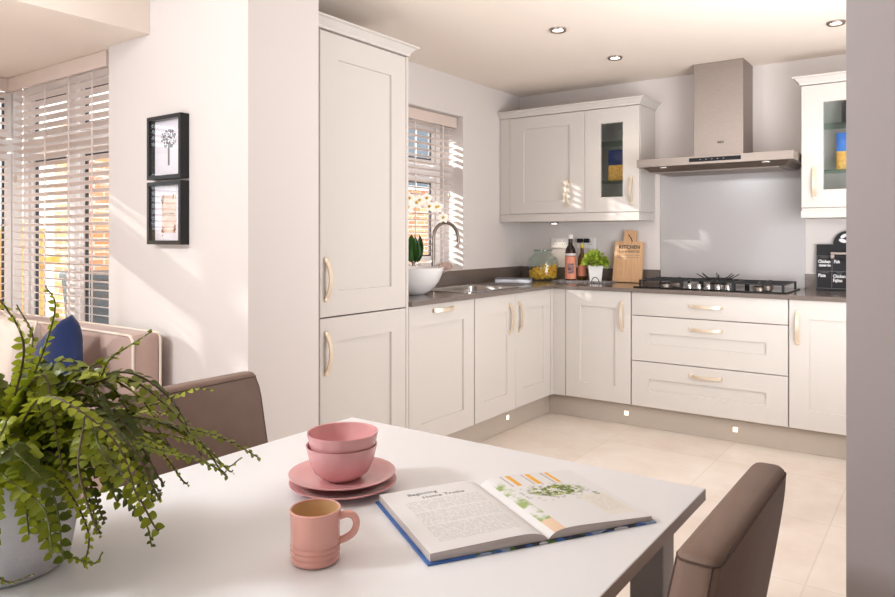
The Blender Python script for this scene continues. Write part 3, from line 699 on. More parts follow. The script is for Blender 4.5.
# chalkboard
ck = thing('chalkboard_planner', 'black weekly chalkboard with white writing on the right worktop', 'chalkboard', (-.69, 4.958, ZT))
ck.rotation_euler = (R(-5), 0, 0); ck.scale = (1, 1, 1.09)
pl_ = [(0, 0), (.36, 0), (.36, .262)]+[(.18+.088*math.cos(R(a)), .262+.088*math.sin(R(a))*.9) for a in range(0, 181, 12)]+[(0, .262)]
bd2 = MB().prism(pl_, 0, .010, RX(PI/2)).build('board', 'chalk', ck, local=True)
gl = MB()
for x in (.004, .088, .176, .264, .356): gl.box(x-.001, x+.001, -.0108, -.0101, .01, .195)
for z in (.01, .108, .195): gl.box(.004, .356, -.0108, -.0101, z-.001, z+.001)
gl.build('grid_lines', 'chalkline', bd2, local=True)
wrm = MB()
for (tx_, x, z, s_) in (('Chicken', .010, .155, .026), ('casserole', .014, .135, .022), ('Pizza', .012, .075, .026), ('Fish', .098, .155, .026), ('Chicken', .094, .072, .026), ('Fajitas', .094, .048, .026)):
    join(wrm, text_bm(tx_, s_, T(x, -.0102, z) @ RX(PI/2), bold=.0007, align='LEFT', sx=.8))
wrm.build('chalk_writing', 'chalkwhite', bd2, local=True)
hm = MB()
for (tx_, x, z) in (('MONDAY', .045, .183), ('TUESDAY', .13, .183), ('THURSDAY', .045, .097), ('FRIDAY', .13, .097)):
    join(hm, text_bm(tx_, .010, T(x, -.0102, z) @ RX(PI/2)))
hm.build('day_headings', 'chalkline', bd2, local=True)
em = MB()
for (ex, ez, ew, er) in ((.15, .31, .02, .5), (.145, .283, .022, -.3), (.17, .325, .014, 1.2), (.2, .3, .02, .2)):
    em.prism([(ew*math.cos(2*PI*k/14), ew*.5*math.sin(2*PI*k/14)) for k in range(14)], 0, .0008, T(ex, -.0101, ez) @ RX(PI/2) @ RZ(er))
em.build('chalk_emblem', 'chalkwhite', bd2, local=True)
pt = thing('board_clip', 'small pale metal clip with black jaw in front of the chalkboard', 'clip', (-.575, 4.935, 1.1))
MB().box(-.605, -.50, 4.9155, 4.932, 1.135, 1.150, .002).box(-.605, -.585, 4.9155, 4.932, 1.11, 1.135, .002).build('clip_arm', 'steel', pt)
MB().box(-.583, -.50, 4.9165, 4.930, 1.112, 1.133, .002).build('clip_jaw', 'black', pt)
# sockets
def socket(x0, x1, z0_, z1_, lab):
    t = thing('wall_socket', lab, 'socket', ((x0+x1)/2, YW, z0_), group=None)
    MB().box(x0, x1, YW-.009, YW-.0005, z0_, z1_, .002).build('face_plate', 'white', t)
    for q in (.25, .75):
        xc = x0+(x1-x0)*q; p = MB(); zc = (z0_+z1_)/2-.006
        p.box(xc-.003, xc+.003, YW-.0098, YW-.0091, zc+.012, zc+.020).box(xc-.014, xc-.006, YW-.0098, YW-.0091, zc-.006, zc-.002).box(xc+.006, xc+.014, YW-.0098, YW-.0091, zc-.006, zc-.002)
        p.build('pin_holes', 'ink', t)
        MB().box(xc-.006+(.028 if q < .5 else -.028), xc+.006+(.028 if q < .5 else -.028), YW-.013, YW-.0091, zc+.012, zc+.030, .001).build('rocker_switch', 'white', t)
    return t
socket(-2.572, -2.428, 1.158, 1.238, 'white double wall socket between the pasta jar and the bottles')
s2 = socket(-2.352, -2.200, 1.158, 1.238, 'white wall socket behind the green herb, dark plugs in it')
for x in (-2.315, -2.26): MB().box(x-.02, x+.02, YW-.045, YW-.0135, 1.200, 1.232, .005).build('plug', 'black', s2)
# under cabinet light
uc = thing('under_cabinet_light', 'small round light under the left wall cabinet', 'light', (-2.49, 4.90, 1.346))
MB().lathe([(0, 0), (.03, 0), (.032, .004), (.032, .011), (0, .011)], (-2.49, 4.90, 1.3465), 24).build('light_body', 'steel', uc)
MB().lathe([(0, 0), (.022, 0), (.022, .002), (0, .002)], (-2.49, 4.90, 1.3443), 20).build('diffuser', 'lamp', uc)
def spot(name, loc, tgt, e, ang, col, par):
    l = bpy.data.lights.new(name, 'SPOT'); l.energy = e; l.spot_size = R(ang); l.spot_blend = .6; l.color = col; l.shadow_soft_size = .02
    o = bpy.data.objects.new(name, l); C.objects.link(o); o.parent = par; o.location = Vector(loc)-world_of(par)
    o.rotation_euler = (Vector(tgt)-Vector(loc)).to_track_quat('-Z', 'Y').to_euler(); return o
spot('lamp_beam', (-2.49, 4.90, 1.338), (-2.49, 4.965, 1.1), 3, 60, (1, .88, .72), uc)

# ------------------------------------------------------------------ things on the left worktop
bwx, bwy = -2.53, 3.20
bw = thing('white_bowl', 'large glossy white bowl on the worktop by the tall cabinet', 'bowl', (bwx, bwy, ZT))
MB().lathe([(0, 0), (.06, 0), (.068, .004), (.105, .026), (.145, .07), (.168, .12), (.178, .155), (.173, .156), (.161, .12), (.137, .073), (.09, .033), (0, .016)], (bwx, bwy, ZT), 56).build('bowl_body', 'whitepot', bw, smooth=60)
bk = thing('recipe_book', 'closed book with grey cover lying by the worktop corner', 'book', (-2.60, 4.47, ZT)); bk.rotation_euler = (0, 0, R(24))
MB().box(-.13, .13, -.09, .09, 0, .003).box(-.13, .13, -.09, .09, .026, .030).box(-.13, -.126, -.09, .09, .003, .026).build('cover', mat('grey_cover', lin(92, 96, 104), .4), bk, local=True)
MB().box(-.124, .126, -.0895, .086, .0033, .0257).build('pages', mat('grey_pages', lin(206, 208, 218), .6), bk, local=True)
# orchid on the sill
ox, oy, oz = -2.755, 3.49, ZT
og = thing('orchid', 'white orchid in a glass vase behind the white bowl at the window', 'orchid', (ox, oy, oz))
MB().lathe([(0, 0), (.036, 0), (.04, .003), (.044, .175), (.041, .175), (.037, .006), (0, .006)], (ox, oy, oz), 28).build('vase', 'glass', og, smooth=50)
rt = MB(); rnd = random.Random(5)
for k in range(16):
    a = rnd.random()*6.28; r_ = .03*rnd.random(); rt.tube([(ox+r_*math.cos(a), oy+r_*math.sin(a), oz+.008), (ox+.026*math.cos(a+1), oy+.026*math.sin(a+1), oz+.085), (ox+r_*.5*math.cos(a), oy+r_*.5*math.sin(a), oz+.18)], .004, 5)
rt.build('roots', 'brown', og, smooth=60)
for (dx, dy, L_, wd) in ((.25, 1.1, .18, .085), (.2, -.9, .18, .085), (.6, -.3, .16, .08), (.3, .4, .18, .08)):
    m_ = MB(); add_leaf(m_, Vector((ox, oy, oz+.165)), Vector((dx*.5, dy*.5, 1.1)), Vector((dx, dy, .2)), L_, wd, .3, 8); m_.build('leaf', 'orchleaf', og, smooth=60)
def crom(pts, n):
    P = [pts[0]*2-pts[1]]+pts+[pts[-1]*2-pts[-2]]; out = []
    for i in range(1, len(P)-2):
        for k in range(n):
            t = k/n; a, b, c, d = P[i-1], P[i], P[i+1], P[i+2]
            out.append(.5*((2*b)+(c-a)*t+(2*a-5*b+4*c-d)*t*t+(3*b-a-3*c+d)*t**3))
    out.append(pts[-1]); return out
sp_ = [Vector((ox+a, oy+b, oz+c)) for a, b, c in ((0, 0, .17), (-.02, -.08, .32), (-.02, -.11, .45), (0, -.08, .54), (.01, 0, .575), (.02, .09, .56), (.02, .19, .53), (.02, .26, .475), (.02, .28, .42))]
cs = crom(sp_, 6); MB().tube(cs, .0022, 6).build('flower_stem', 'stem', og, smooth=60)
for k, i in enumerate((17, 20, 23, 26, 29, 32, 35, 38, 41)):
    p = cs[i]+Vector((.016, (-1)**k*.012, (-.012, .014, -.026)[k % 3])); fl_ = MB(); nrm = Vector((.8, -.55, .15)).normalized()
    ax = nrm.cross(Vector((0, 0, 1))).normalized(); upv = ax.cross(nrm).normalized()
    for j in range(5):
        a = 2*PI*j/5+PI/2; dv = ax*math.cos(a)+upv*math.sin(a); add_leaf(fl_, p, dv+nrm*.15, nrm, .040, .040 if j % 5 in (1, 4) else .028, .05, 5)
    fo = fl_.build('flower', 'petal', og, smooth=60)
    c_ = MB(); c_.lathe([(0, -.010), (.009, -.003), (.010, .004), (0, .011)], tuple(p+nrm*.008), 8); c_.build('flower_centre', 'petalc', fo, smooth=60)
bud = MB()
for i in (44, 46): bud.lathe([(0, -.012), (.007, 0), (.006, .008), (0, .012)], tuple(cs[i]+Vector((.01, .006, -.01))), 10)
bud.build('bud', 'stem', og, smooth=60)
st = MB().lathe([(0, 0), (.05, .0), (.078, .016), (.082, .03), (.07, .045), (.035, .055), (0, .058)], (0, 0, 0), 24, mtx=T(XW-.03, 4.02, wz0+.001) @ Matrix.Diagonal((.32, 1, 1, 1))).build('sill_stone', 'brown', smooth=60)
tag(st, 'low pinkish brown ornament on the sill behind the tap', 'ornament')

# ------------------------------------------------------------------ downlights
for k, ((x, y), lab) in enumerate(zip(((-1.754, 3.496), (-1.732, 4.249), (-.496, 4.24)), ('recessed ceiling downlight nearest the tall cabinet', 'recessed ceiling downlight in front of the left wall cabinet', 'recessed ceiling downlight close to the shaded wall edge'))):
    t = thing('downlight', lab, 'ceiling light', (x, y, H-.01), group='recessed downlights in the kitchen ceiling')
    MB().lathe([(.030, .0), (.042, -.004), (.046, .004), (.046, .0095), (.03, .0095), (.030, 0)], (x, y, H-.01), 32).build('bezel', 'steel', t, smooth=40)
    MB().lathe([(0, .004), (.029, .004), (.029, .008), (0, .008)], (x, y, H-.01), 24).build('bulb', 'lamp', t)
    spot('lamp_beam', (x, y, H-.03), (x, y, 0), 8, 120, (1, .88, .72), t)

# ------------------------------------------------------------------ framed pictures
def picture(x0, x1, z0_, z1_, lab):
    t = thing('framed_picture', lab, 'picture', ((x0+x1)/2, PY, z0_)); y1_ = PY-.001; y0_ = PY-.042; b = .017
    MB().box(x0, x0+b, y0_, y1_, z0_, z1_, .001).box(x1-b, x1, y0_, y1_, z0_, z1_, .001).box(x0+b, x1-b, y0_, y1_, z0_, z0_+b, .001).box(x0+b, x1-b, y0_, y1_, z1_-b, z1_, .001).build('frame', 'frame', t)
    mt = MB().box(x0+b, x1-b, y1_-.012, y1_-.002, z0_+b, z1_-b).build('mount', 'mount', t)
    MB().box(x0+b, x1-b, y0_+.006, y0_+.008, z0_+b, z1_-b).build('glass_pane', 'glass2', t)
    return t, mt, y1_-.0122
px0, px1 = -2.822, -2.576
t, mt, yy = picture(px0, px1, 1.488, 1.757, 'upper black box frame with a grey dotted tree drawing')
dm = MB(); rnd = random.Random(21); xc = (px0+px1)/2-.004; zc = 1.662
for k in range(95):
    a = rnd.random()*2*PI; r_ = math.sqrt(rnd.random()); ex, ez = xc+.055*r_*math.cos(a), zc+.040*r_*math.sin(a)
    s_ = rnd.uniform(.0025, .005); dm.prism([(s_*math.cos(2*PI*j/6), s_*1.3*math.sin(2*PI*j/6)) for j in range(6)], 0, .0004, T(ex, yy, ez) @ RX(PI/2) @ RZ(rnd.random()*3))
dm.box(xc-.006, xc+.006, yy-.0006, yy, 1.548, 1.64)
for s_ in (-1, -.5, .5, 1):
    dm.box(-.001, .001, -.0005, .0, 0, .045, mtx=T(xc, yy, 1.63) @ RY(s_*.6))
dm.build('tree_drawing', 'inkgrey', mt)
t, mt, yy = picture(px0, px1, 1.212, 1.478, 'lower black box frame with a small sepia print')
MB().box(xc-.052, xc+.052, yy-.0004, yy, 1.262, 1.422).build('print_paper', mat('cream_print', lin(238, 222, 208), .7, noise=(22, lin(220, 186, 166), S3)), mt)
pm = MB()
for (cx_, cz_, n_) in ((-.045, 1.405, 14), (-.042, 1.275, 12), (.042, 1.275, 16), (-.046, 1.385, 8), (.03, 1.418, 8)):
    for k in range(n_):
        s_ = rnd.uniform(.002, .005); pm.prism([(s_*math.cos(2*PI*j/6), s_*math.sin(2*PI*j/6)) for j in range(6)], 0, .0003, T(xc+cx_+rnd.gauss(0, .005), yy-.0005, cz_+rnd.gauss(0, .008)) @ RX(PI/2))
pm.build('printed_corners', mat('sepia', lin(166, 112, 84), .7), mt)
text_bm('sweet home', .014, T(xc, yy-.0005, 1.340) @ RX(PI/2), sx=1.2).build('print_text', 'inkgrey', mt)

# ------------------------------------------------------------------ dining table
TX0, TX1, TY0, TY1 = -1.335, -.392, -.30, 1.418
tb = thing('dining_table', 'white dining table with pale side edge', 'table', ((TX0+TX1)/2, .56, 0))
MB().box(TX0, TX1, TY0, TY1, .727, .75, .0015).build('tabletop', 'table', tb)
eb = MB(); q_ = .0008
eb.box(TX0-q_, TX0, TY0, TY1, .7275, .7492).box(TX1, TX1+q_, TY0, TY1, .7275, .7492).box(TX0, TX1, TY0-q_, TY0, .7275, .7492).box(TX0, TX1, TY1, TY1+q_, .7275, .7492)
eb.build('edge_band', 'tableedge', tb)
MB().box(TX0+.12, TX1-.09, TY0+.10, TY1-.115, .66, .7265).build('apron', 'tableleg', tb)
for x in (TX0+.05, TX1-.11):
    for y in (TY0+.06, TY1-.115): MB().box(x, x+.065, y, y+.065, 0, .7265, .003).build('leg', 'tableleg', tb)
# plates, bowls, mug
pcx, pcy = -.976, 1.009
def plate(z, lab, dx=0, dy=0):
    t = MB().lathe([(0, 0), (.055, 0), (.06, .003), (.085, .008), (.104, .016), (.1045, .018), (.102, .0185), (.083, .0115), (.06, .0075), (0, .006)], (pcx+dx, pcy+dy, z), 56).build('plate', 'pink', smooth=50)
    return tag(t, lab, 'plate', group='stacked pink plates')
plate(.7503, 'lower pink plate of the stacked pair, lying on the table', .006, -.004); plate(.7635, 'upper pink plate of the stacked pair, under the bowls', -.002, .002)
def bowl(z, lab, dx=0, dy=0):
    t = MB().lathe([(0, .002), (.030, .002), (.034, 0), (.039, .003), (.053, .014), (.0625, .034), (.0695, .064), (.0692, .066), (.067, .065), (.0595, .036), (.050, .0175), (.036, .0075), (0, .006)], (pcx+.001+dx, pcy-.003+dy, z), 56).build('bowl', 'pink', smooth=50)
    return tag(t, lab, 'bowl', group='nested pink bowls')
bowl(.7712, 'lower pink bowl standing on the plates, holding another bowl'); bowl(.7955, 'top pink bowl nested inside the other, showing its empty inside', .001, .002)
mgx, mgy = -.7895, .7575
mg = thing('mug', 'pink ribbed mug with tan inside at the front of the table', 'mug', (mgx, mgy, .7503))
mw = 1.08; mh = .945
MB().lathe([(r_*mw, z_*mh) for r_, z_ in [(0, 0), (.030, 0), (.0338, .003), (.0348, .007), (.0334, .0105), (.0330, .0115), (.0350, .015), (.0350, .018), (.0330, .0205), (.0350, .024), (.0350, .027), (.0332, .0295), (.0346, .033), (.0345, .04), (.0350, .075), (.036, .083), (.0345, .084), (.0335, .082)]], (mgx, mgy, .7503), 48).build('mug_body', 'pinkmug', mg, smooth=50)
MB().lathe([(r_*mw, z_*mh) for r_, z_ in [(.0335, .082), (.0325, .07), (.0322, .02), (.028, .008), (0, .006)]], (mgx, mgy, .7503), 48).build('glaze_lining', 'tan', mg, smooth=50)
MB().tube([(mgx+.0372*math.cos(2*PI*k/48), mgy+.0372*math.sin(2*PI*k/48), .7503+.0788) for k in range(48)], .0016, 6, closed=True).build('rim', 'pinkmug', mg, smooth=50)
ha = R(38); hv_ = Vector((math.cos(ha), math.sin(ha), 0)); hb_ = Vector((mgx, mgy, .7503))
hp_ = [hb_+hv_*.036+Vector((0, 0, .066)), hb_+hv_*.048+Vector((0, 0, .070)), hb_+hv_*.0585+Vector((0, 0, .066)), hb_+hv_*.0625+Vector((0, 0, .055)), hb_+hv_*.058+Vector((0, 0, .042)), hb_+hv_*.048+Vector((0, 0, .034)), hb_+hv_*.036+Vector((0, 0, .029))]
MB().tube(crom(hp_, 5), .0055, 10).build('handle', 'pinkmug', mg, smooth=60)

# ------------------------------------------------------------------ open book
ang = math.atan2(.848, .53)
ob = thing('open_book', 'open cookery book lying on the white table', 'book', (-.637, .841, .7503), ang)
WB, HB = .42, .27; mid = WB/2
def page_mat(right):
    m = mat('printed_page_right' if right else 'printed_page_left', lin(232, 232, 233), .5); nt = m.node_tree; N = nt.nodes.new; L = nt.links.new; b = nt.nodes['Principled BSDF']
    tc = N('ShaderNodeTexCoord'); sx_ = N('ShaderNodeSeparateXYZ'); L(tc.outputs['Object'], sx_.inputs[0])
    def math_(op, a, b_=None, clamp=False):
        n = N('ShaderNodeMath'); n.operation = op; n.use_clamp = clamp
        for i, v in enumerate((a, b_)):
            if v is None: continue
            if isinstance(v, (int, float)): n.inputs[i].default_value = v
            else: L(v, n.inputs[i])
        return n.outputs[0]
    X, Y = sx_.outputs[0], sx_.outputs[1]
    def box_(x0, x1, y0, y1):
        a = math_('MULTIPLY', math_('GREATER_THAN', X, x0), math_('LESS_THAN', X, x1)); c = math_('MULTIPLY', math_('GREATER_THAN', Y, y0), math_('LESS_THAN', Y, y1)); return math_('MULTIPLY', a, c)
    cur = [None]
    def over(fac, col):
        mx = N('ShaderNodeMix'); mx.data_type = 'RGBA'; L(fac, mx.inputs[0])
        if cur[0] is None: mx.inputs[6].default_value = lin(232, 232, 233)
        else: L(cur[0], mx.inputs[6])
        if isinstance(col, tuple): mx.inputs[7].default_value = col
        else: L(col, mx.inputs[7])
        cur[0] = mx.outputs[2]
    def noise(s, lo, hi, seed=0, st=(1, 1, 1)):
        mp = N('ShaderNodeMapping'); mp.inputs['Location'].default_value = (seed, seed*.7, 0); mp.inputs['Scale'].default_value = st; L(tc.outputs['Object'], mp.inputs[0])
        n = N('ShaderNodeTexNoise'); n.inputs['Scale'].default_value = s; n.inputs['Detail'].default_value = 3; L(mp.outputs[0], n.inputs[0])
        mr = N('ShaderNodeMapRange'); mr.inputs[1].default_value = lo; mr.inputs[2].default_value = hi; L(n.outputs[0], mr.inputs[0]); return mr.outputs[0]
    lines = math_('GREATER_THAN', math_('FRACT', math_('MULTIPLY', Y, 210)), .5)
    words_ = noise(260, .42, .5, 0, (1, .4, 1))
    txt = math_('MULTIPLY', lines, words_)
    if not right:
        gap = math_('SUBTRACT', 1, math_('MAXIMUM', box_(.03, .2, .155, .160), box_(.03, .2, .095, .100)))
        over(math_('MULTIPLY', math_('MULTIPLY', math_('MULTIPLY', txt, box_(.033, .178, .035, .205)), gap), .38), lin(140, 140, 146))
    else:
        # photograph strip along the gutter
        over(math_('MULTIPLY', box_(.222, .243, .05, .235), noise(40, .42, .58, 3)), lin(158, 180, 112))
        over(math_('MULTIPLY', box_(.222, .243, .0, .05), .7), lin(232, 190, 140))
        for (x0, x1) in ((.262, .272), (.305, .316), (.350, .358)): over(box_(x0, x1, .205, .262), lin(240, 178, 60))
        for (x0, x1) in ((.250, .254), (.296, .300), (.340, .345)): over(math_('MULTIPLY', box_(x0, x1, .205, .262), .6), lin(160, 140, 150))
        ex = math_('DIVIDE', math_('SUBTRACT', X, .322), .055); ey = math_('DIVIDE', math_('SUBTRACT', Y, .165), .026)
        dist = math_('ADD', math_('MULTIPLY', ex, ex), math_('MULTIPLY', ey, ey))
        blob = math_('MULTIPLY', math_('SUBTRACT', 1.35, dist, True), 1.6, True)
        over(math_('MULTIPLY', blob, noise(90, .44, .54, 7), True), lin(150, 166, 40))
        over(math_('MULTIPLY', blob, noise(90, .53, .56, 11), True), lin(92, 112, 36))
        ex2 = math_('DIVIDE', math_('SUBTRACT', X, .315), .085); ey2 = math_('DIVIDE', math_('SUBTRACT', Y, .16), .05)
        d2 = math_('ADD', math_('MULTIPLY', ex2, ex2), math_('MULTIPLY', ey2, ey2)); bl2 = math_('MULTIPLY', math_('SUBTRACT', 1.1, d2, True), 1, True)
        over(math_('MULTIPLY', math_('MULTIPLY', bl2, noise(110, .57, .6, 15)), .8, True), lin(110, 116, 90))
        over(math_('MULTIPLY', math_('MULTIPLY', txt, box_(.35, .40, .05, .12)), .35), lin(140, 140, 140))
        over(math_('MULTIPLY', box_(.345, .405, .03, .13), .45), lin(232, 226, 206))
        over(math_('MULTIPLY', box_(.384, .394, .125, .14), noise(120, .4, .5, 4)), lin(120, 140, 90))
    L(cur[0], b.inputs['Base Color']); return m
def prof_h(u, right):                       # page surface height over the cover
    t = (u-mid)/mid if right else (mid-u)/mid     # 0 at the gutter, 1 at the outer edge
    if right: return .0045+.0165*(1-math.exp(-t*14))*(1-.62*t)
    return .0045+.0165*(1-math.exp(-t*14))*(1-.30*t)
for right in (False, True):
    us = [mid+(mid-.005)*(i/28)**1.5 for i in range(29)] if right else [mid-(mid-.005)*(i/28)**1.5 for i in range(29)]
    blk = MB()
    secs = []
    for v in (.004, HB-.004): secs.append([Vector((u, v, .0036)) for u in (us[0], us[-1])][::-1]+[Vector((u, v, prof_h(u, right)-.0004)) for u in us])
    blk.sweep(secs); pb = blk.build('page_block', 'edge', ob, local=True)
    pg = MB()
    for i in range(28):
        u0, u1 = us[i], us[i+1]
        pg.quad((u0, .004, prof_h(u0, right)), (u1, .004, prof_h(u1, right)), (u1, HB-.004, prof_h(u1, right)), (u0, HB-.004, prof_h(u0, right)))
    bmesh.ops.remove_doubles(pg.bm, verts=pg.bm.verts, dist=.00001)
    pg.build('page', page_mat(right), pb, local=True, smooth=60)
    if not right:
        tm = text_bm('Beginning', .015, T(.050, .233, 0) @ Matrix.Shear('XY', 4, (.3, 0)), depth=.0001, align='LEFT'); join(tm, text_bm('Home Truths', .015, T(.072, .213, 0) @ Matrix.Shear('XY', 4, (.3, 0)), depth=.0001, align='LEFT'))
        for vv in tm.bm.verts: vv.co.z += prof_h(min(vv.co.x, mid-.002), False)+.0003
        tm.build('page_title', 'inkgrey', pb, local=True)
cv = MB()
cv.box(-.001, mid-.006, -.001, HB+.001, 0, .003, .0006).box(mid+.006, WB+.001, -.001, HB+.001, 0, .003, .0006).box(mid-.006, mid+.006, -.001, HB+.001, 0, .0022)
cmat = mat('patterned_cover', lin(30, 66, 130), .3); nt = cmat.node_tree
tc = nt.nodes.new('ShaderNodeTexCoord'); vo = nt.nodes.new('ShaderNodeTexVoronoi'); vo.inputs['Scale'].default_value = 60
rp = nt.nodes.new('ShaderNodeValToRGB'); rp.color_ramp.interpolation = 'CONSTANT'
for p_, c_ in ((.25, lin(40, 46, 60)), (.45, lin(70, 110, 30)), (.62, lin(150, 170, 200)), (.75, lin(34, 44, 66)), (.9, lin(200, 200, 210))):
    e_ = rp.color_ramp.elements.new(p_); e_.color = c_
rp.color_ramp.elements[0].color = lin(58, 104, 176)
sx_ = nt.nodes.new('ShaderNodeSeparateXYZ'); gt = nt.nodes.new('ShaderNodeMath'); gt.operation = 'GREATER_THAN'; gt.inputs[1].default_value = .075
ml = nt.nodes.new('ShaderNodeMath'); ml.operation = 'MULTIPLY'; se = nt.nodes.new('ShaderNodeSeparateColor')
nt.links.new(tc.outputs['Object'], vo.inputs[0]); nt.links.new(tc.outputs['Object'], sx_.inputs[0]); nt.links.new(sx_.outputs[0], gt.inputs[0])
nt.links.new(vo.outputs['Color'], se.inputs[0]); nt.links.new(se.outputs[0], ml.inputs[0]); nt.links.new(gt.outputs[0], ml.inputs[1]); nt.links.new(ml.outputs[0], rp.inputs[0])
nt.links.new(rp.outputs[0], nt.nodes['Principled BSDF'].inputs['Base Color'])
cv.build('cover', cmat, ob, local=True)

# ------------------------------------------------------------------ dining chairs
def chair(lab, loc, rz, w=.45, top=.859, lean=.14):
    """leather chair facing +x locally; backrest plane along y; inner face top at x=0"""
    t = thing('dining_chair', lab, 'chair', loc, rz)
    sec = []; n = 16; hw = w/2
    for i in range(n+1):
        q = i/n; z = .40+(top-.40)*q; xs = .10*(1-q)**1.15*1.0+.0; th = .053+.02*(1-q); 
        ysh = hw-.004*q; r = .016; zz = z
        if i >= n-2: k = (i-(n-2))/2; r2 = .012*k*k; ysh -= r2; 
        a = [(xs, -ysh), (xs-th, -ysh), (xs-th, ysh), (xs, ysh)]
        ring = []
        for (ax_, ay_), (c0) in zip(((xs-r, -ysh+r), (xs-th+r, -ysh+r), (xs-th+r, ysh-r), (xs-r, ysh-r)), (270, 180, 90, 0)):
            seg = [(ax_+r*math.cos(R(c0+90-30*j)), ay_+r*math.sin(R(c0+90-30*j))) for j in range(4)]
            ring += [Vector((x, y, zz)) for x, y in seg]
        sec.append(ring)
    # crowned top
    last = sec[-1]; cxm = sum(p.x for p in last)/len(last)
    for k, (s_, dz) in enumerate(((.93, .006), (.75, .011))): sec.append([Vector((cxm+(p.x-cxm)*s_, p.y*(1-(1-s_)*.12), p.z+dz)) for p in last])
    bk_ = MB().sweep(sec).build('backrest', 'leather', t, local=True, smooth=50)
    sm_ = MB()
    for sx__ in (0, 1):
        for fi in (1, 2):
            pass
    def edge(idx): return [sec[i][idx]*1 for i in range(len(sec)-2)]
    for idx in (2, 6, 10, 14):
        e_ = edge(idx); c_ = Vector((cxm, 0, 0)); sm_.tube([p+Vector(((p.x-(p.x)) , 0, 0)) for p in e_], .0016, 5)
    tp_ = sec[-3]; sm_.tube([p+Vector((0, 0, .001)) for p in tp_], .0016, 5, closed=True)
    sm_.build('seam', 'thread', bk_, local=True)
    MB().box(.062, .50, -hw, hw, .40, .475, .022, 3).build('seat', 'leather', t, local=True, smooth=50)
    for x in (.02, .44):
        for y in (-hw+.02, hw-.06): MB().box(x, x+.04, y, y+.04, 0, .3995, .003).build('leg', 'wood_dark', t, local=True)
    return t
chair('taupe leather dining chair at the right side of the table, seen from behind', (-.270, 1.050, 0), PI)
chair('taupe leather dining chair at the left of the table behind the fern', (-1.555, 1.068, 0), 0)

# ------------------------------------------------------------------ sofa and cushions
SX0, SX1, SB0, SB1, SZ = -4.30, -2.69, 1.575, 1.70, .845
so = thing('sofa', 'dusky pink sofa with cream piping below the bay window', 'sofa', (-3.5, 1.2, 0))
def rbox(x0, x1, y0, y1, z0_, z1_, b): return MB().box(x0, x1, y0, y1, z0_, z1_, b, 4)
rbox(SX0, SX1, SB0, SB1, .30, SZ, .022).build('backrest', 'sofa', so, smooth=50)
rbox(SX0, SX1, .80, SB1, .12, .42, .02).build('base', 'sofa', so, smooth=50)
rbox(SX0+.19, SX1-.19, .78, SB0-.002, .425, .56, .03).build('seat_cushion', 'sofa', so, smooth=50)
for x in (SX0, SX1-.18): rbox(x, x+.18, .80, SB0-.002, .425, .60, .03).build('arm', 'sofa', so, smooth=50)
pp = MB()
for y in (SB0+.002, SB1-.002):
    b = .035; pts = [(SX0+.01, y, .43), (SX0+.01, y, SZ-b), (SX0+.04, y, SZ-.003), (SX1-b, y, SZ-.003)]+[(SX1-b+b*math.sin(R(a)), y, SZ-b+b*math.cos(R(a))-.003) for a in (20, 40, 60, 80)]+[(SX1-.001, y, SZ-b-.02), (SX1-.001, y, .43)]
    pp.tube(pts, .0055, 8)
pp.build('piping', 'piping', so, smooth=60)
for x in (SX0+.06, SX1-.12):
    for y in (.86, 1.6): MB().box(x, x+.06, y, y+.06, 0, .1195, .004).build('foot', 'wood_dark', so)
def cushion(lab, loc, size, rot_, m_, pip=False, thick=.13):
    t = thing('scatter_cushion', lab, 'cushion', loc); t.rotation_euler = rot_
    mb = MB(); n = 14; g = {}
    for sgn in (-1, 1):
        for i in range(n+1):
            for j in range(n+1):
                u, v = i/n*2-1, j/n*2-1; h_ = thick/2*((1-u**4)*(1-v**4))**.45 if abs(u) < 1 and abs(v) < 1 else 0
                pin = 1-.07*(1-abs(u))*(abs(v) > .99)-.0
                x = u*size/2*(1-.06*(1-v*v)*abs(u)**6); z = v*size/2*(1-.06*(1-u*u)*abs(v)**6)
                key = (i, j, sgn if h_ > 0 else 0)
                if key not in g: g[key] = mb.bm.verts.new((x, sgn*h_, z+size/2))
        for i in range(n):
            for j in range(n):
                vs = []
                for a, b_ in ((i, j), (i+1, j), (i+1, j+1), (i, j+1)):
                    vs.append(g.get((a, b_, sgn)) or g.get((a, b_, 0)))
                mb.bm.faces.new(vs)
    mb.build('cover', m_, t, local=True, smooth=80)
    if pip:
        ring = []
        for k in range(4*14):
            s_ = k//14; q = (k % 14)/14*2-1; u, v = ((q, -1), (1, q), (-q, 1), (-1, -q))[s_]
            ring.append(Vector((u*size/2*(1-.06*(1-v*v)*abs(u)**6), 0, v*size/2*(1-.06*(1-u*u)*abs(v)**6)+size/2)))
        MB().tube(ring, .005, 6, closed=True).build('piping', 'piping', t, local=True, smooth=60)
    return t
cushion('navy blue velvet cushion leaning on the sofa back', (-2.87, 1.37, .636), .27, (R(-14), R(-32), R(0)), 'blue')
cushion('cream cushion with piped edge left of the blue one', (-3.31, 1.34, .562), .34, (R(-12), R(2), R(-2)), 'cream', True)

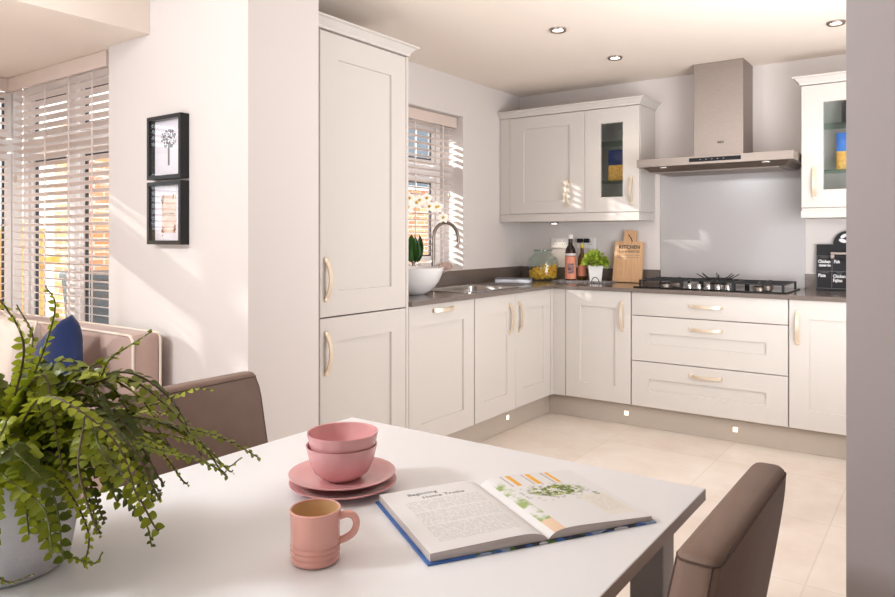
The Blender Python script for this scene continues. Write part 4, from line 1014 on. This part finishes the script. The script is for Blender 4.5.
# ------------------------------------------------------------------ fern
FX, FY, FZ = -1.153, .473, .7503
fr_ = thing('potted_fern', 'leafy green fern in a pale stone pot at the left of the table', 'potted plant', (FX, FY, FZ))
MB().lathe([(0, 0), (.078, 0), (.086, .006), (.098, .07), (.108, .145), (.104, .150), (.098, .148), (.094, .125), (0, .125)], (FX, FY, FZ), 56).build('pot', 'pot', fr_, smooth=50)
MB().lathe([(0, .1275), (.093, .1265), (.093, .1255), (0, .1255)], (FX, FY, FZ), 32).build('soil', 'soil', fr_)
a_ = R(YAW); Rv = Vector((math.cos(a_), math.sin(a_), 0)); Fv = Vector((-math.sin(a_), math.cos(a_), 0)); Uv = Vector((0, 0, 1))
base = Vector((FX, FY, FZ+.13))
rnd = random.Random(42)
def frond(ctrl, leafL, n_leaf, mk, taper=1.0, start=.15, curl=True):
    """ctrl: list of offsets from the crown (right, forward, up)"""
    pts = [base+Rv*a+Fv*b+Uv*c for a, b, c in ctrl]
    cs = crom(pts, 8); k = len(cs); mb = MB()
    mb.tube(cs, lambda t: .0021*(1-.65*t)+.0003, 5)
    st_ = mb.build('frond_stem', 'stem' if rnd.random() < .6 else 'stemdark', None, smooth=60, origin=tuple(world_of(fr_)))
    lfm = MB()
    seglen = [0]
    for i in range(1, k): seglen.append(seglen[-1]+(cs[i]-cs[i-1]).length)
    tot = seglen[-1]
    phase = rnd.random()
    for j in range(n_leaf):
        q = start+(1-start)*(j+.5)/n_leaf; s = q*tot; i = max(1, min(k-1, next((x for x in range(k) if seglen[x] >= s), k-1)))
        t_ = (s-seglen[i-1])/max(1e-6, seglen[i]-seglen[i-1]); p = cs[i-1].lerp(cs[i], t_); d = (cs[i]-cs[i-1]).normalized()
        side = d.cross(Uv)
        if side.length < .2: side = d.cross(Fv)
        side.normalize(); up = side.cross(d).normalized()
        L_ = leafL*1.12*(1-.68*q**1.8*taper)*rnd.uniform(.85, 1.1)
        for sgn in (-1, 1):
            dv = side*sgn+d*rnd.uniform(.2, .75)+up*rnd.uniform(-.25, .5)+Uv*rnd.uniform(-.3, .15)+Fv*rnd.uniform(-.3, .3)
            add_leaf(lfm, p+d*(.003*sgn), dv, up+side*rnd.uniform(-.3, .3)-Fv*rnd.uniform(-.1, .7), L_, L_*.74, rnd.uniform(.1, .3), 4)
    lo = lfm.build('frond', mk, fr_, smooth=70)
    st_.parent = lo; st_.location = (0, 0, 0)
    return lo
mats_ = ['leaf0', 'leaf0', 'leaf1', 'leaf2']
# fronds read off the photograph (right, forward, up from the crown of the plant)
hero = [
 ([(0, 0, 0), (.01, 0, .10), (.04, -.02, .20), (.02, -.03, .26), (-.02, -.03, .30), (-.012, -.03, .335)], .017, 26, 'leaf1'),
 ([(0, 0, 0), (.03, 0, .12), (.06, .0, .2), (.075, .0, .26), (.06, 0, .29)], .021, 20, 'leaf1'),
 ([(0, 0, 0), (.0, 0, .12), (.03, .02, .20), (.005, .02, .26)], .014, 22, 'leaf0'),
 ([(0, 0, 0), (.05, 0, .09), (.10, .0, .15), (.17, .0, .19), (.22, .0, .222)], .026, 22, 'leaf0'),
 ([(0, 0, 0), (.06, .03, .08), (.11, .04, .12), (.135, .04, .17), (.150, .04, .175)], .016, 24, 'leaf1'),
 ([(0, 0, 0), (.07, .05, .06), (.15, .08, .07), (.23, .1, .05), (.30, .1, .03), (.355, .1, .0)], .022, 30, 'leaf0'),
 ([(0, 0, 0), (.08, .04, .06), (.16, .08, .05), (.24, .12, .02), (.29, .12, -.02), (.32, .12, -.005)], .021, 26, 'leaf1'),
 ([(0, 0, 0), (.08, -.02, .06), (.16, -.03, .07), (.24, -.02, .05), (.31, -.02, .03), (.34, -.02, .01)], .020, 30, 'leaf0'),
 ([(0, 0, 0), (.06, -.03, .05), (.13, -.05, .05), (.19, -.06, .01), (.235, -.06, -.04), (.245, -.06, -.075)], .019, 26, 'leaf2'),
 ([(0, 0, 0), (.07, -.06, .04), (.13, -.08, .02), (.17, -.09, -.04), (.165, -.09, -.09)], .017, 26, 'leaf1'),
 ([(0, 0, 0), (.05, -.07, .03), (.10, -.10, .0), (.13, -.11, -.05), (.185, -.11, -.075), (.20, -.11, -.06)], .017, 26, 'leaf0'),
 ([(0, 0, 0), (.0, -.08, .02), (.03, -.12, -.01), (.05, -.13, -.06), (.09, -.14, -.085), (.125, -.14, -.075)], .012, 24, 'leaf0'),
 ([(0, 0, 0), (.0, -.08, .02), (.02, -.12, -.02), (.015, -.13, -.06), (.03, -.14, -.10), (.045, -.14, -.10)], .010, 24, 'leaf1'),
 ([(0, 0, 0), (-.02, -.08, .02), (-.03, -.12, -.03), (-.012, -.13, -.08), (.01, -.14, -.118)], .010, 26, 'leaf0'),
 ([(0, 0, 0), (-.06, -.04, .08), (-.11, -.08, .10), (-.17, -.1, .10)], .03, 16, 'leaf0'),
 ([(0, 0, 0), (-.04, -.02, .10), (-.06, -.02, .17), (-.10, -.02, .21)], .026, 16, 'leaf0'),
 ([(0, 0, 0), (.09, .1, .06), (.17, .14, .08), (.22, .16, .10), (.26, .16, .10)], .022, 22, 'leaf1'),
]
for c_, L_, n_, m_ in hero: frond(c_, L_, n_, m_)
def spray(n, az0, az1, l0, l1, h0, h1, d0, d1, seed):
    rr_ = random.Random(seed)
    for k in range(n):
        az = R(YAW)+R(rr_.uniform(az0, az1)); ln = rr_.uniform(l0, l1); hi = rr_.uniform(h0, h1); dr = rr_.uniform(d0, d1)
        c, s = math.cos(az), math.sin(az); w_ = rr_.uniform(-.25, .25); c2, s2 = math.cos(az+w_), math.sin(az+w_)
        P_ = [(0, 0, 0), (c*ln*.25, s*ln*.25, hi*.75), (c*ln*.55, s*ln*.55, hi), (c2*ln*.85, s2*ln*.85, hi*.75-dr*.4), (c2*ln, s2*ln, hi*.45-dr), (c2*ln*1.03, s2*ln*1.03, hi*.45-dr*1.05)]
        # offsets are (right, forward, up) of the camera-free plant frame, so turn the world azimuth into it
        P_ = [(Vector((x, y, 0)).dot(Rv), Vector((x, y, 0)).dot(Fv), max(z, -.115)) for x, y, z in P_]
        if P_[4][1] < .05 and P_[4][0] < .16: P_ = [(x, y, max(z, -.025 if k % 4 else -.07)) for x, y, z in P_]
        ty = rr_.random()
        if ty < .4: frond(P_, .024, 19, rr_.choice(mats_), .8, .12)
        elif ty < .75: frond(P_, .019, 28, rr_.choice(mats_), 1, .12)
        else: frond(P_, .014, 36, rr_.choice(['leaf1', 'leaf0']), 1, .15)
spray(50, -30, 210, .10, .20, .05, .17, .0, .08, 1)
spray(16, 210, 330, .08, .13, .04, .11, .0, .03, 9)      # dense heart of the plant
spray(26, -40, 60, .20, .33, .05, .15, .0, .07, 2)      # long ones to the right
spray(5, -80, -25, .16, .25, .03, .08, .04, .09, 3)  # hanging over the front
spray(12, 130, 250, .18, .30, .06, .16, .0, .08, 4)
